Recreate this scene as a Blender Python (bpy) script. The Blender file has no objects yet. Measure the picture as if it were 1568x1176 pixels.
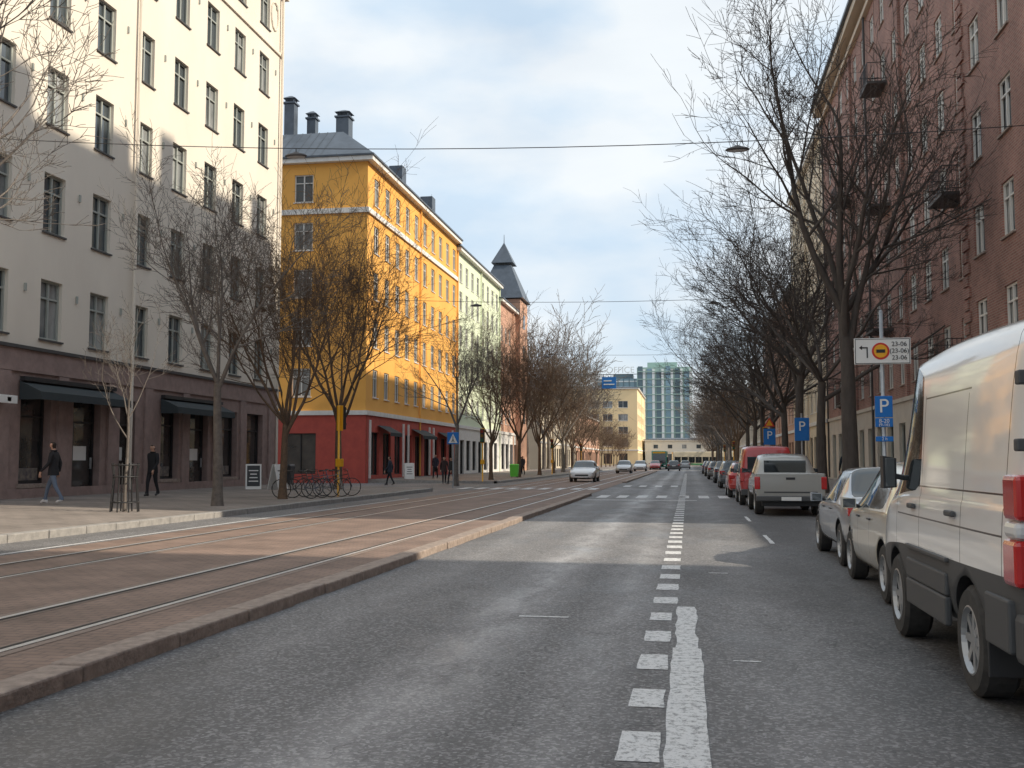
import bpy, bmesh, math, random
from mathutils import Vector, Matrix, Quaternion
R=math.radians
scene=bpy.context.scene
col=scene.collection
random.seed(5)

# ------------------------------------------------------------------ materials
MATS={}
def newmat(name):
    m=bpy.data.materials.new(name); m.use_nodes=True
    nt=m.node_tree; b=nt.nodes['Principled BSDF']
    return m,nt,b
def mat(name,c,rough=0.7,c2=None,scale=2.0,metal=0.0,bump=0.0,bscale=30.0,spec=0.5,stretch=(1,1,1),coat=0,detail=4):
    if name in MATS: return MATS[name]
    m,nt,b=newmat(name)
    N=nt.nodes;L=nt.links
    b.inputs['Base Color'].default_value=(*c,1)
    b.inputs['Roughness'].default_value=rough
    b.inputs['Metallic'].default_value=metal
    b.inputs['Specular IOR Level'].default_value=spec
    if coat: b.inputs['Coat Weight'].default_value=coat; b.inputs['Coat Roughness'].default_value=0.06
    tc=N.new('ShaderNodeTexCoord'); mp=N.new('ShaderNodeMapping'); mp.inputs['Scale'].default_value=stretch
    L.new(tc.outputs['Object'],mp.inputs['Vector'])
    if c2:
        n=N.new('ShaderNodeTexNoise'); n.inputs['Scale'].default_value=scale; n.inputs['Detail'].default_value=detail; n.inputs['Roughness'].default_value=0.62
        L.new(mp.outputs[0],n.inputs['Vector'])
        r=N.new('ShaderNodeMapRange'); r.inputs['From Min'].default_value=0.32; r.inputs['From Max'].default_value=0.68
        L.new(n.outputs['Fac'],r.inputs['Value'])
        x=N.new('ShaderNodeMix'); x.data_type='RGBA'; x.inputs['A'].default_value=(*c,1); x.inputs['B'].default_value=(*c2,1)
        L.new(r.outputs[0],x.inputs['Factor']); L.new(x.outputs['Result'],b.inputs['Base Color'])
    if bump:
        n=N.new('ShaderNodeTexNoise'); n.inputs['Scale'].default_value=bscale; n.inputs['Detail'].default_value=6
        L.new(mp.outputs[0],n.inputs['Vector'])
        bu=N.new('ShaderNodeBump'); bu.inputs['Strength'].default_value=bump; bu.inputs['Distance'].default_value=0.02
        L.new(n.outputs['Fac'],bu.inputs['Height']); L.new(bu.outputs[0],b.inputs['Normal'])
    MATS[name]=m
    return m

def asphalt():
    m,nt,b=newmat('asphalt');N=nt.nodes;L=nt.links
    tc=N.new('ShaderNodeTexCoord')
    def noise(scale,det,st=(1,1,1),rg=.65):
        mp=N.new('ShaderNodeMapping'); mp.inputs['Scale'].default_value=st; L.new(tc.outputs['Object'],mp.inputs[0])
        n=N.new('ShaderNodeTexNoise'); n.inputs['Scale'].default_value=scale; n.inputs['Detail'].default_value=det; n.inputs['Roughness'].default_value=rg
        L.new(mp.outputs[0],n.inputs['Vector']); return n.outputs['Fac']
    def rng(v,a,bb,c=0,d=1):
        r=N.new('ShaderNodeMapRange'); r.inputs['From Min'].default_value=a; r.inputs['From Max'].default_value=bb
        r.inputs['To Min'].default_value=c; r.inputs['To Max'].default_value=d; L.new(v,r.inputs['Value']); return r.outputs[0]
    def ma(op,a,c):
        q=N.new('ShaderNodeMath'); q.operation=op
        for i,s in enumerate((a,c)):
            if isinstance(s,(int,float)): q.inputs[i].default_value=s
            else: L.new(s,q.inputs[i])
        return q.outputs[0]
    sep=N.new('ShaderNodeSeparateXYZ'); L.new(tc.outputs['Object'],sep.inputs[0])
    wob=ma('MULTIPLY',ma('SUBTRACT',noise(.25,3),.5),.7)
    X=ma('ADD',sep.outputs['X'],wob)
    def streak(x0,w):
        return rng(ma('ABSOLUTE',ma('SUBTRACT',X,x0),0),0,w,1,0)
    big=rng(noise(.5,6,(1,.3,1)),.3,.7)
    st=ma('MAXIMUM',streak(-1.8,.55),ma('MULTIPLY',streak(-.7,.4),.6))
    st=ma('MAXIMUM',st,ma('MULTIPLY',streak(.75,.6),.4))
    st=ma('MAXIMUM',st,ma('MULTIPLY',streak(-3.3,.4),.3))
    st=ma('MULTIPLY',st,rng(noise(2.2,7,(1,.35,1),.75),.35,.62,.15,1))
    vo=N.new('ShaderNodeTexVoronoi'); vo.inputs['Scale'].default_value=50; L.new(tc.outputs['Object'],vo.inputs['Vector'])
    vs=N.new('ShaderNodeSeparateColor'); L.new(vo.outputs['Color'],vs.inputs[0])
    spk=rng(vs.outputs[0],.55,1.0)
    spk2=rng(noise(22,6,rg=.85),.38,.68)
    v=ma('ADD',.078,ma('MULTIPLY',big,.055))
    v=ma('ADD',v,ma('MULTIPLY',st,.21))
    v=ma('ADD',v,ma('MULTIPLY',spk,.17))
    v=ma('ADD',v,ma('MULTIPLY',spk2,.08))
    patch=rng(noise(.12,1,(1,.5,1)),.52,.54,1,.78)
    v=ma('MULTIPLY',v,patch)
    v=ma('MULTIPLY',v,rng(ma('ADD',sep.outputs['X'],ma('MULTIPLY',noise(.8,4),1.5)),1.3,2.6,1,.66))
    # blotchy damp stains
    damp=rng(noise(.7,7,(1,.45,1),.7),.50,.60,0,1)
    v=ma('MULTIPLY',v,rng(damp,0,1,1,.84))
    cr=N.new('ShaderNodeTexVoronoi'); cr.feature='DISTANCE_TO_EDGE'; cr.inputs['Scale'].default_value=.45
    dv=N.new('ShaderNodeVectorMath'); dv.operation='ADD'
    nn=N.new('ShaderNodeTexNoise'); nn.inputs['Scale'].default_value=2.5; nn.inputs['Detail'].default_value=5
    L.new(tc.outputs['Object'],nn.inputs['Vector']); L.new(tc.outputs['Object'],dv.inputs[0]); L.new(nn.outputs['Color'],dv.inputs[1]); L.new(dv.outputs[0],cr.inputs['Vector'])
    crk=rng(cr.outputs['Distance'],0,.006,.5,1)
    gate=rng(noise(.2,1),.48,.54)
    crk=ma('MAXIMUM',crk,gate)
    v=ma('MULTIPLY',v,crk)
    cb=N.new('ShaderNodeCombineColor')
    L.new(v,cb.inputs[0]); L.new(ma('MULTIPLY',v,.975),cb.inputs[1]); L.new(ma('MULTIPLY',v,.985),cb.inputs[2])
    L.new(cb.outputs[0],b.inputs['Base Color'])
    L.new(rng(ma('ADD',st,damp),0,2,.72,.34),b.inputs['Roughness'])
    bu=N.new('ShaderNodeBump'); bu.inputs['Strength'].default_value=.6; bu.inputs['Distance'].default_value=.01
    L.new(noise(70,3),bu.inputs['Height']); L.new(bu.outputs[0],b.inputs['Normal'])
    return m
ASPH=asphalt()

def brickmat(name,c1,c2,mortar,bw,bh,plane='YZ',rough=.85,msize=.012,offset=.5,lo=.65,hi=1.25,nsc=.5):
    m,nt,b=newmat(name);N=nt.nodes;L=nt.links
    tc=N.new('ShaderNodeTexCoord'); sep=N.new('ShaderNodeSeparateXYZ'); L.new(tc.outputs['Object'],sep.inputs[0])
    cb=N.new('ShaderNodeCombineXYZ')
    if plane=='YZ':
        ad=N.new('ShaderNodeMath'); ad.operation='ADD'; L.new(sep.outputs['X'],ad.inputs[0]); L.new(sep.outputs['Y'],ad.inputs[1])
        L.new(ad.outputs[0],cb.inputs[0]); L.new(sep.outputs['Z'],cb.inputs[1])
    else:
        L.new(sep.outputs['X'],cb.inputs[0]); L.new(sep.outputs['Y'],cb.inputs[1])
    br=N.new('ShaderNodeTexBrick'); L.new(cb.outputs[0],br.inputs['Vector'])
    br.inputs['Color1'].default_value=(*c1,1); br.inputs['Color2'].default_value=(*c2,1); br.inputs['Mortar'].default_value=(*mortar,1)
    br.inputs['Scale'].default_value=1; br.inputs['Brick Width'].default_value=bw; br.inputs['Row Height'].default_value=bh
    br.inputs['Mortar Size'].default_value=msize; br.offset=offset
    n=N.new('ShaderNodeTexNoise'); n.inputs['Scale'].default_value=nsc; n.inputs['Detail'].default_value=9; n.inputs['Roughness'].default_value=.7; L.new(tc.outputs['Object'],n.inputs['Vector'])
    r=N.new('ShaderNodeMapRange'); r.inputs['From Min'].default_value=.3; r.inputs['From Max'].default_value=.7; r.inputs['To Min'].default_value=lo; r.inputs['To Max'].default_value=hi
    L.new(n.outputs['Fac'],r.inputs['Value'])
    x=N.new('ShaderNodeVectorMath'); x.operation='SCALE'; L.new(br.outputs['Color'],x.inputs[0]); L.new(r.outputs[0],x.inputs['Scale'])
    L.new(x.outputs[0],b.inputs['Base Color']); b.inputs['Roughness'].default_value=rough
    bu=N.new('ShaderNodeBump'); bu.inputs['Strength'].default_value=.4; bu.inputs['Distance'].default_value=.01; bu.invert=True
    L.new(br.outputs['Fac'],bu.inputs['Height']); L.new(bu.outputs[0],b.inputs['Normal'])
    MATS[name]=m
    return m

BRICK=brickmat('red_brick',(.35,.165,.13),(.25,.115,.092),(.34,.27,.23),.28,.085)
SETTS=brickmat('tram_paving',(.25,.172,.135),(.225,.155,.122),(.165,.118,.097),.22,.12,'XY',.75,.012,lo=.6,hi=1.35,nsc=.9)
PAVE=brickmat('pavement_slabs',(.26,.225,.20),(.225,.195,.175),(.13,.115,.105),.6,.4,'XY',.85,.015)
STONE=mat('shop_stone',(.34,.245,.22),.75,(.25,.18,.165),3.0,bump=.4,bscale=14)
CREAM=mat('cream_plaster',(.80,.73,.63),.85,(.73,.66,.57),.35,bump=.25,bscale=9,stretch=(1,1,.5))
YEL=mat('yellow_plaster',(.88,.46,.11),.85,(.79,.39,.085),.35,bump=.2,bscale=9)
GREEN=mat('pale_green_plaster',(.72,.78,.58),.85,(.64,.71,.52),.3)
TERRA=mat('terracotta_plaster',(.60,.35,.24),.85,(.48,.28,.2),.3)
WHITE=mat('white_paint',(.80,.78,.75),.6,(.68,.66,.63),3)
REDW=mat('red_stone',(.50,.085,.06),.7,(.40,.065,.05),2)
ROOF=mat('dark_sheet_roof',(.10,.12,.15),.45,(.07,.085,.105),1.5,metal=.2)
BEIGE=mat('beige_plaster',(.64,.56,.44),.85,(.54,.47,.37),.3)
GRAN=mat('granite_kerb',(.40,.32,.27),.8,(.22,.175,.15),9,bump=.6,bscale=25,detail=8)
GREYK=mat('grey_kerb',(.36,.34,.32),.8,(.24,.23,.22),6,bump=.5,detail=8)
GLASS=mat('window_glass',(.07,.085,.095),.04,spec=1.0)
GLASS2=mat('window_glass_curtain_reflection',(.40,.41,.40),.12,(.08,.095,.105),1.1,spec=.9,stretch=(1,1,.35))  # pale tone: curtains plus sky reflection painted into the base colour
SHOPGL=mat('shop_glass',(.02,.023,.026),.05,(.08,.07,.065),.9,spec=.9)
FRG=mat('grey_frame',(.36,.38,.35),.6)
FRW=mat('white_frame',(.72,.70,.66),.6)
BLK=mat('black_metal',(.025,.025,.027),.45)
DARKM=mat('dark_trim',(.07,.065,.065),.6)
AWN=mat('awning_fabric',(.035,.045,.05),.8)
STEEL=mat('rail_steel',(.82,.81,.80),.35,metal=.7)
GALV=mat('galvanised_steel',(.42,.44,.46),.45,(.34,.36,.38),8,metal=.5)
BLUE=mat('sign_blue',(.01,.17,.55),.4)
SWH=mat('sign_white',(.80,.80,.78),.4)
SYEL=mat('sign_yellow',(.85,.42,.02),.4)
SRED=mat('sign_red',(.6,.03,.02),.4)
TYRE=mat('tyre_rubber',(.028,.028,.028),.85,(.055,.052,.05),12)
RIM=mat('wheel_rim',(.40,.41,.42),.4,metal=.6)
CGL=mat('car_glass',(.02,.026,.03),.03,spec=1.0)
PLAST=mat('grey_plastic',(.075,.077,.08),.6)
TAIL=mat('tail_light_red',(.5,.015,.015),.12,coat=1)
LAMPW=mat('clear_lamp',(.65,.65,.65),.1)
def paintmark():
    m,nt,b=newmat('worn_road_paint');N=nt.nodes;L=nt.links
    tc=N.new('ShaderNodeTexCoord'); n=N.new('ShaderNodeTexNoise'); n.inputs['Scale'].default_value=16; n.inputs['Detail'].default_value=9; n.inputs['Roughness'].default_value=.85
    L.new(tc.outputs['Object'],n.inputs['Vector'])
    r=N.new('ShaderNodeMapRange'); r.inputs['From Min'].default_value=.50; r.inputs['From Max'].default_value=.57
    L.new(n.outputs['Fac'],r.inputs['Value'])
    x=N.new('ShaderNodeMix'); x.data_type='RGBA'; x.inputs['A'].default_value=(.70,.70,.70,1); x.inputs['B'].default_value=(.27,.27,.27,1)
    L.new(r.outputs[0],x.inputs['Factor']); L.new(x.outputs['Result'],b.inputs['Base Color']); b.inputs['Roughness'].default_value=.6
    return m
MARK=paintmark()
BARK=mat('bark_dark',(.10,.085,.075),.9,(.065,.055,.05),6,bump=.5,bscale=18,stretch=(1,1,.3))
BARK2=mat('bark_reddish',(.17,.11,.07),.9,(.10,.07,.05),6)
BARK3=mat('bark_grey',(.19,.165,.145),.9,(.11,.095,.085),6)

# ------------------------------------------------------------------ mesh builder
def empty(name,loc=(0,0,0)):
    e=bpy.data.objects.new(name,None); e.empty_display_size=.2; e.location=loc; col.objects.link(e); return e
class MB:
    def __init__(s): s.v=[];s.f=[];s.m=[];s.mats=[]
    def mi(s,m):
        if m not in s.mats: s.mats.append(m)
        return s.mats.index(m)
    def face(s,pts,m):
        i=len(s.v); s.v.extend([tuple(p) for p in pts]); s.f.append(tuple(range(i,i+len(pts)))); s.m.append(s.mi(m))
    def hexa(s,P,m):
        i=len(s.v); s.v.extend([tuple(p) for p in P]); k=s.mi(m)
        for q in ((0,3,2,1),(4,5,6,7),(0,1,5,4),(1,2,6,5),(2,3,7,6),(3,0,4,7)):
            s.f.append(tuple(i+a for a in q)); s.m.append(k)
    def box(s,x0,x1,y0,y1,z0,z1,m):
        s.hexa([(x0,y0,z0),(x1,y0,z0),(x1,y1,z0),(x0,y1,z0),(x0,y0,z1),(x1,y0,z1),(x1,y1,z1),(x0,y1,z1)],m)
    def poly(s,pts,rs,k,m,cap=False):
        i0=len(s.v); mi=s.mi(m); n=len(pts)
        pts=[Vector(p) for p in pts]
        for j,p in enumerate(pts):
            d=(pts[min(j+1,n-1)]-pts[max(j-1,0)])
            if d.length<1e-9: d=Vector((0,0,1))
            d.normalize()
            a=d.cross(Vector((0,0,1)) if abs(d.z)<.9 else Vector((1,0,0))).normalized(); b=d.cross(a)
            for q in range(k):
                t=2*math.pi*q/k; s.v.append(tuple(p+(a*math.cos(t)+b*math.sin(t))*rs[j]))
        for j in range(n-1):
            for q in range(k):
                a=i0+j*k+q;b=i0+j*k+(q+1)%k
                s.f.append((a,b,b+k,a+k)); s.m.append(mi)
        if cap:
            s.f.append(tuple(i0+q for q in range(k))); s.m.append(mi)
            s.f.append(tuple(i0+(n-1)*k+q for q in range(k))); s.m.append(mi)
    def build(s,name,parent=None,smooth=False,bevel=0,loc=None):
        me=bpy.data.meshes.new(name); me.from_pydata(s.v,[],s.f)
        for m in s.mats: me.materials.append(m)
        me.polygons.foreach_set('material_index',s.m)
        if smooth: me.polygons.foreach_set('use_smooth',[True]*len(s.f))
        me.update()
        o=bpy.data.objects.new(name,me); col.objects.link(o)
        if parent: o.parent=parent
        if loc: o.location=loc
        if bevel:
            bm=bmesh.new(); bm.from_mesh(me); bmesh.ops.remove_doubles(bm,verts=bm.verts,dist=1e-5); bmesh.ops.recalc_face_normals(bm,faces=bm.faces); bm.to_mesh(me); bm.free()
            bv=o.modifiers.new('bevel','BEVEL'); bv.width=bevel; bv.segments=2; bv.limit_method='ANGLE'
        return o
def text(s,body,size,loc,rot,m,parent,name):
    c=bpy.data.curves.new(name,'FONT'); c.body=body; c.size=size; c.align_x='CENTER'; c.align_y='CENTER'; c.extrude=.003
    c.materials.append(m); o=bpy.data.objects.new(name,c); col.objects.link(o); o.location=loc; o.rotation_euler=rot; o.parent=parent; return o

# ------------------------------------------------------------------ facade
class Fac:
    def __init__(s,P0,d,n): s.P=Vector((*P0,0)); s.d=Vector((*d,0)); s.n=Vector((*n,0))
    def p(s,u,z,dep): 
        q=s.P+s.d*u-s.n*dep; return (q.x,q.y,z)
    def box(s,mb,u0,u1,z0,z1,d0,d1,m):
        mb.hexa([s.p(u0,z0,d0),s.p(u1,z0,d0),s.p(u1,z0,d1),s.p(u0,z0,d1),s.p(u0,z1,d0),s.p(u1,z1,d0),s.p(u1,z1,d1),s.p(u0,z1,d1)],m)
def facade(F,W,G,u0,u1,z0,z1,ops,wm,fm,dep=.2,off=0,sill=None,style=2):
    us=sorted({u0,u1,*[round(o[0],4) for o in ops],*[round(o[1],4) for o in ops]})
    zs=sorted({z0,z1,*[round(o[2],4) for o in ops],*[round(o[3],4) for o in ops]})
    for i in range(len(us)-1):
        for j in range(len(zs)-1):
            uc=(us[i]+us[i+1])/2; zc=(zs[j]+zs[j+1])/2
            if any(o[0]<uc<o[1] and o[2]<zc<o[3] for o in ops): continue
            W.face([F.p(us[i],zs[j],off),F.p(us[i+1],zs[j],off),F.p(us[i+1],zs[j+1],off),F.p(us[i],zs[j+1],off)],wm)
    for a,b,c,d,k in ops:
        D=dep+off
        for q in (((a,c),(a,d)),((b,c),(b,d)),((a,c),(b,c)),((a,d),(b,d))):
            W.face([F.p(q[0][0],q[0][1],off),F.p(q[1][0],q[1][1],off),F.p(q[1][0],q[1][1],D),F.p(q[0][0],q[0][1],D)],wm)
        g=k if k is not None else (GLASS if random.random()<.5 else GLASS2)
        e=(random.random()-.5)*.02
        G.face([F.p(a,c,D-.02+e),F.p(b,c,D-.02-e),F.p(b,d,D-.02-e),F.p(a,d,D-.02+e)],g)
        t=.075; f0,f1=D-.1,D-.035
        F.box(G,a,a+t,c,d,f0,f1,fm);F.box(G,b-t,b,c,d,f0,f1,fm)
        F.box(G,a+t,b-t,c,c+t,f0,f1,fm);F.box(G,a+t,b-t,d-t,d,f0,f1,fm)
        if style>=1:
            mid=(a+b)/2; F.box(G,mid-.04,mid+.04,c+t,d-t,f0-.003,f1,fm)
        if style>=2:
            zt=c+(d-c)*.7; F.box(G,a+t,mid-.04,zt-.03,zt+.03,f0+.003,f1,fm);F.box(G,mid+.04,b-t,zt-.03,zt+.03,f0+.003,f1,fm)
        if sill: F.box(G,a-.06,b+.06,c-.06,c-.003,off-.07,off+dep*.5,sill)

def plainbox(W,x0,x1,y0,y1,z0,z1,m,skip=()):
    q={'-x':[(x0,y0,z0),(x0,y1,z0),(x0,y1,z1),(x0,y0,z1)],'+x':[(x1,y0,z0),(x1,y1,z0),(x1,y1,z1),(x1,y0,z1)],
       '-y':[(x0,y0,z0),(x1,y0,z0),(x1,y0,z1),(x0,y0,z1)],'+y':[(x0,y1,z0),(x1,y1,z0),(x1,y1,z1),(x0,y1,z1)],
       '+z':[(x0,y0,z1),(x1,y0,z1),(x1,y1,z1),(x0,y1,z1)]}
    for k,v in q.items():
        if k not in skip: W.face(v,m)
def hiproof(W,x0,x1,y0,y1,z0,z1,inset,m):
    a=[(x0,y0,z0),(x1,y0,z0),(x1,y1,z0),(x0,y1,z0)]; i=inset
    b=[(x0+i,y0+i,z1),(x1-i,y0+i,z1),(x1-i,y1-i,z1),(x0+i,y1-i,z1)]
    for k in range(4): W.face([a[k],a[(k+1)%4],b[(k+1)%4],b[k]],m)
    W.face(b,m); W.face(a,m)
    n=int((y1-y0)/.6)
    for k in range(1,n):
        y=y0+k*(y1-y0)/n
        if y0+i<y<y1-i: W.poly([(x1,y,z0+.03),(x1-i,y,z1+.03)],[.025,.025],3,m)
    n=int((x1-x0)/.6)
    for k in range(1,n):
        x=x0+k*(x1-x0)/n
        if x0+i<x<x1-i: W.poly([(x,y0,z0+.03),(x,y0+i,z1+.03)],[.025,.025],3,m)

# ---------------- cream building (left)
XF=-21
def cream():
    e=empty('cream_apartment_building'); W=MB();G=MB();T=MB()
    F=Fac((XF,0),(0,1),(1,0))
    Y0,Y1=-14,51.3
    cols=[49-2.88*i for i in range(21)]
    rows=[6.5,10.1,13.75,17.4,21.1,24.6]
    ops=[(y-.6,y+.6,z-1,z+1,None) for y in cols for z in rows]
    facade(F,W,G,Y0,Y1,5.05,26.6,ops,CREAM,FRG,.22,sill=DARKM)
    for y in cols:
        for z in rows:
            F.box(T,y+1.38,y+1.46,z+.45,z+.7,-.06,-.003,FRG)
    so=[(30.1,31.7,.75,3.75,SHOPGL),(33,34.7,.35,3.75,SHOPGL),(36,37.1,.35,3.75,SHOPGL),(39.1,40.6,.75,3.75,SHOPGL),(41.6,43.3,.35,3.75,SHOPGL),(44.6,46.3,.75,3.75,SHOPGL),(47.4,49.3,.75,3.75,SHOPGL),
        (26.5,28.4,.75,3.75,SHOPGL),(22.5,24.6,.75,3.75,SHOPGL),(18,20.5,.75,3.75,SHOPGL),(13,15.5,.75,3.75,SHOPGL)]
    facade(F,W,G,Y0,Y1,0,5.05,so,STONE,BLK,.35,off=-.12,style=0)
    for a,b,c,d,k in so:
        if c<.5:
            F.box(G,a+.3,a+.36,c+.08,d-.9,.08,.2,BLK); F.box(G,a+.08,b-.08,d-.95,d-.88,.1,.19,BLK)
            F.box(G,b-.35,b-.31,1.2,1.6,-.0,.05,GALV)
            F.box(G,a+.5,b-.4,1.5,2.0,.17,.195,SWH)
        else:
            F.box(G,a-.08,b+.08,.62,.745,-.2,.0,GRAN)
            F.box(G,a+.08,b-.08,2.9,2.95,.1,.19,BLK)
            F.box(G,a+.15,b-.2,.85,1.25,.17,.2,mat('window_display',(.28,.24,.2),.8,(.08,.08,.09),5))
    W.face([F.p(Y0,5.05,-.12),F.p(Y1,5.05,-.12),F.p(Y1,5.05,0),F.p(Y0,5.05,0)],STONE)
    W.face([(XF+.12,Y1,0),(XF,Y1,0),(XF,Y1,5.05),(XF+.12,Y1,5.05)],STONE)
    F.box(T,Y0,Y1+.1,5.053,5.16,-.2,-.003,DARKM)
    for y in (29.2,32.3,35.4,38,41.1,44,46.85,50.2):
        F.box(T,y-.28,y+.28,.3,4.3,-.2,-.123,STONE)
    F.box(T,Y0,Y1,.25,.6,-.16,-.205,STONE)
    F.box(T,Y0,Y1+.05,4.32,4.42,-.19,-.123,STONE)
    F.box(T,Y0,Y1,22.75,22.9,-.1,-.003,CREAM)
    F.box(T,Y0,Y1+.3,26.0,26.25,-.25,-.003,CREAM)
    plainbox(W,-36,XF,Y0,Y1,0,26.6,CREAM,('+x',))
    T.box(-37,XF+.9,Y0-.4,Y1+1.0,26.62,26.95,DARKM)
    hiproof(W,-37,XF+.7,Y0-.4,Y1+.8,26.97,30,5,ROOF)
    for y in (10,26,42): T.box(-27,-26,y,y+1.6,28,32,STONE)
    for y in (51.0,36.7,22.3): T.poly([(XF+.16,y,.4),(XF+.16,y,26)],[.07,.07],8,CREAM)
    for a,b,z in ((29.9,35.3,4.02),(38.9,44.2,3.98)):
        T.face([F.p(a,z,-.2),F.p(b,z,-.2),F.p(b,z-.35,-.95),F.p(a,z-.35,-.95)],AWN)
        T.face([F.p(a,z-.35,-.95),F.p(b,z-.35,-.95),F.p(b,z-.6,-.96),F.p(a,z-.6,-.96)],AWN)
        for u in (a,b): T.face([F.p(u,z,-.2),F.p(u,z-.35,-.95),F.p(u,z-.6,-.96),F.p(u,z-.6,-.2)],AWN)
        F.box(T,a,b,z+.003,z+.14,-.38,-.2,BLK)
    T.poly([(XF+.03,50.2+.45*math.cos(t*.5236),24.6+.75*math.sin(t*.5236)) for t in range(13)],[.05]*13,6,CREAM)
    W.build('walls',e);G.build('windows',e);T.build('trim',e)
cream()

# ---------------- generic apartment
def apartment(name,x0,x1,y0,y1,H,wall,side,rows,cols_y,gz=4.5,gm=None,fm=FRW,roofh=2.5,ins=3.5,front=None,ww=.6,wh=.9,gops=None,bands=(),style=2,cornice=None,back=None):
    e=empty(name); W=MB();G=MB();T=MB()
    F=Fac((x1,0),(0,1),(1,0)) if side>0 else Fac((x0,0),(0,1),(-1,0))
    ops=[(y-ww,y+ww,z-wh,z+wh,None) for y in cols_y for z in rows]
    facade(F,W,G,y0,y1,gz,H,ops,wall,fm,.18,sill=fm,style=style)
    if gops is None:
        gops=[]
        y=y0+1
        while y+2.4<y1:
            gops.append((y,y+1.9,.5 if random.random()<.7 else .2,3.4,SHOPGL)); y+=2.9
    facade(F,W,G,y0,y1,0,gz,gops,gm or wall,BLK,.25,off=-.06,style=1)
    W.face([F.p(y0,gz,-.06),F.p(y1,gz,-.06),F.p(y1,gz,0),F.p(y0,gz,0)],gm or wall)
    skip=['+x' if side>0 else '-x']
    if front:
        FF=Fac((0,y0),(1,0),(0,-1))
        ops=[(x-ww*1.15,x+ww*1.15,z-wh,z+wh,None) for x in front for z in rows]
        facade(FF,W,G,x0,x1,gz,H,ops,wall,fm,.18,sill=fm,style=style)
        fo=[(x-1.1,x+1.1,.6,3.3,SHOPGL) for x in front]
        facade(FF,W,G,x0,x1+.06,0,gz,fo,gm or wall,BLK,.25,off=-.06,style=1)
        W.face([(x0,y0-.06,gz),(x1+.06,y0-.06,gz),(x1,y0,gz),(x0,y0,gz)],gm or wall)
        skip.append('-y')
        FF.box(T,x0,x1+.18,gz+.004,gz+.3,-.18,-.003,cornice or WHITE)
        for z in bands: FF.box(T,x0,x1+.15,z,z+.35,-.15,-.003,WHITE)
    F.box(T,y0,y1-.02,gz+.004,gz+.3,-.178,-.003,cornice or WHITE)
    for z in bands: F.box(T,y0,y1-.02,z,z+.35,-.148,-.003,WHITE)
    plainbox(W,x0,x1,y0,y1,0,H,wall,skip)
    T.box(x0-.4,x1+.45,y0-.4,y1+.02,H+.004,H+.3,cornice or WHITE)
    T.box(x0-.5,x1+.55,y0-.5,y1+.04,H+.304,H+.42,ROOF)
    hiproof(W,x0-.45,x1+.5,y0-.45,y1+.03,H+.424,H+.42+roofh,ins,ROOF)
    for yy in [y1-.25,(y0+y1)/2]:
        a=F.p(yy,.3,-.12); T.poly([a,(a[0],a[1],H)],[.07,.07],6,wall)
    if back: back(W,G,T,F)
    W.build('walls',e);G.build('windows',e);T.build('trim',e)
    return e
def yextra(W,G,T,F):
    for x,y,w,h in ((-28.3,71,.75,27.4),(-27.2,72.5,.65,26.7),(-24.4,71.5,.95,26.3),(-26.0,74,.6,25.2)):
        T.box(x-w/2,x+w/2,y-w/2,y+w/2,22.5,h,ROOF); T.box(x-w/2-.1,x+w/2+.1,y-w/2-.1,y+w/2+.1,h+.003,h+.12,ROOF)
        T.hexa([(x-w/2-.1,y-w/2-.1,h+.4),(x+w/2+.1,y-w/2-.1,h+.4),(x+w/2+.1,y+w/2+.1,h+.4),(x-w/2-.1,y+w/2+.1,h+.4),(x-.1,y-.1,h+.65),(x+.1,y-.1,h+.65),(x+.1,y+.1,h+.65),(x-.1,y+.1,h+.65)],ROOF)
        for sx in (-1,1):
            for sy in (-1,1): T.box(x+sx*w*.4-.03,x+sx*w*.4+.03,y+sy*w*.4-.03,y+sy*w*.4+.03,h+.123,h+.4,ROOF)
    for y in (80,90): T.box(-23.5,-22.4,y,y+1.2,22,25.2,ROOF)
    for y in (67.2,75.5,76.9,83.5,84.9,92): F.box(T,y-.13,y+.13,.3,4.2,-.16,-.063,WHITE)
    for a,b in ((69,72),(78,82.5),(86.5,90.5)):
        T.face([F.p(a,3.9,-.07),F.p(b,3.9,-.07),F.p(b,3.4,-1),F.p(a,3.4,-1)],AWN)
        T.face([F.p(a,3.4,-1),F.p(b,3.4,-1),F.p(b,3.15,-1),F.p(a,3.15,-1)],AWN)
apartment('yellow_apartment_building',-38,-21,66.5,94.25,21.6,YEL,1,[6.7,10.1,13.4,16.6,19.9],[68.6+2.7*i for i in range(10)],4.5,REDW,FRW,2.6,3.2,
    front=[-25.5,-29.8,-34],wh=.95,ww=.58,bands=(18.1,),back=yextra)
apartment('pale_green_apartment_building',-36,-21,94.3,116.3,21.0,GREEN,1,[6.6,10,13.3,16.5,19.2],[95.8+2.7*i for i in range(8)],4.5,WHITE,FRW,3,4)
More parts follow.
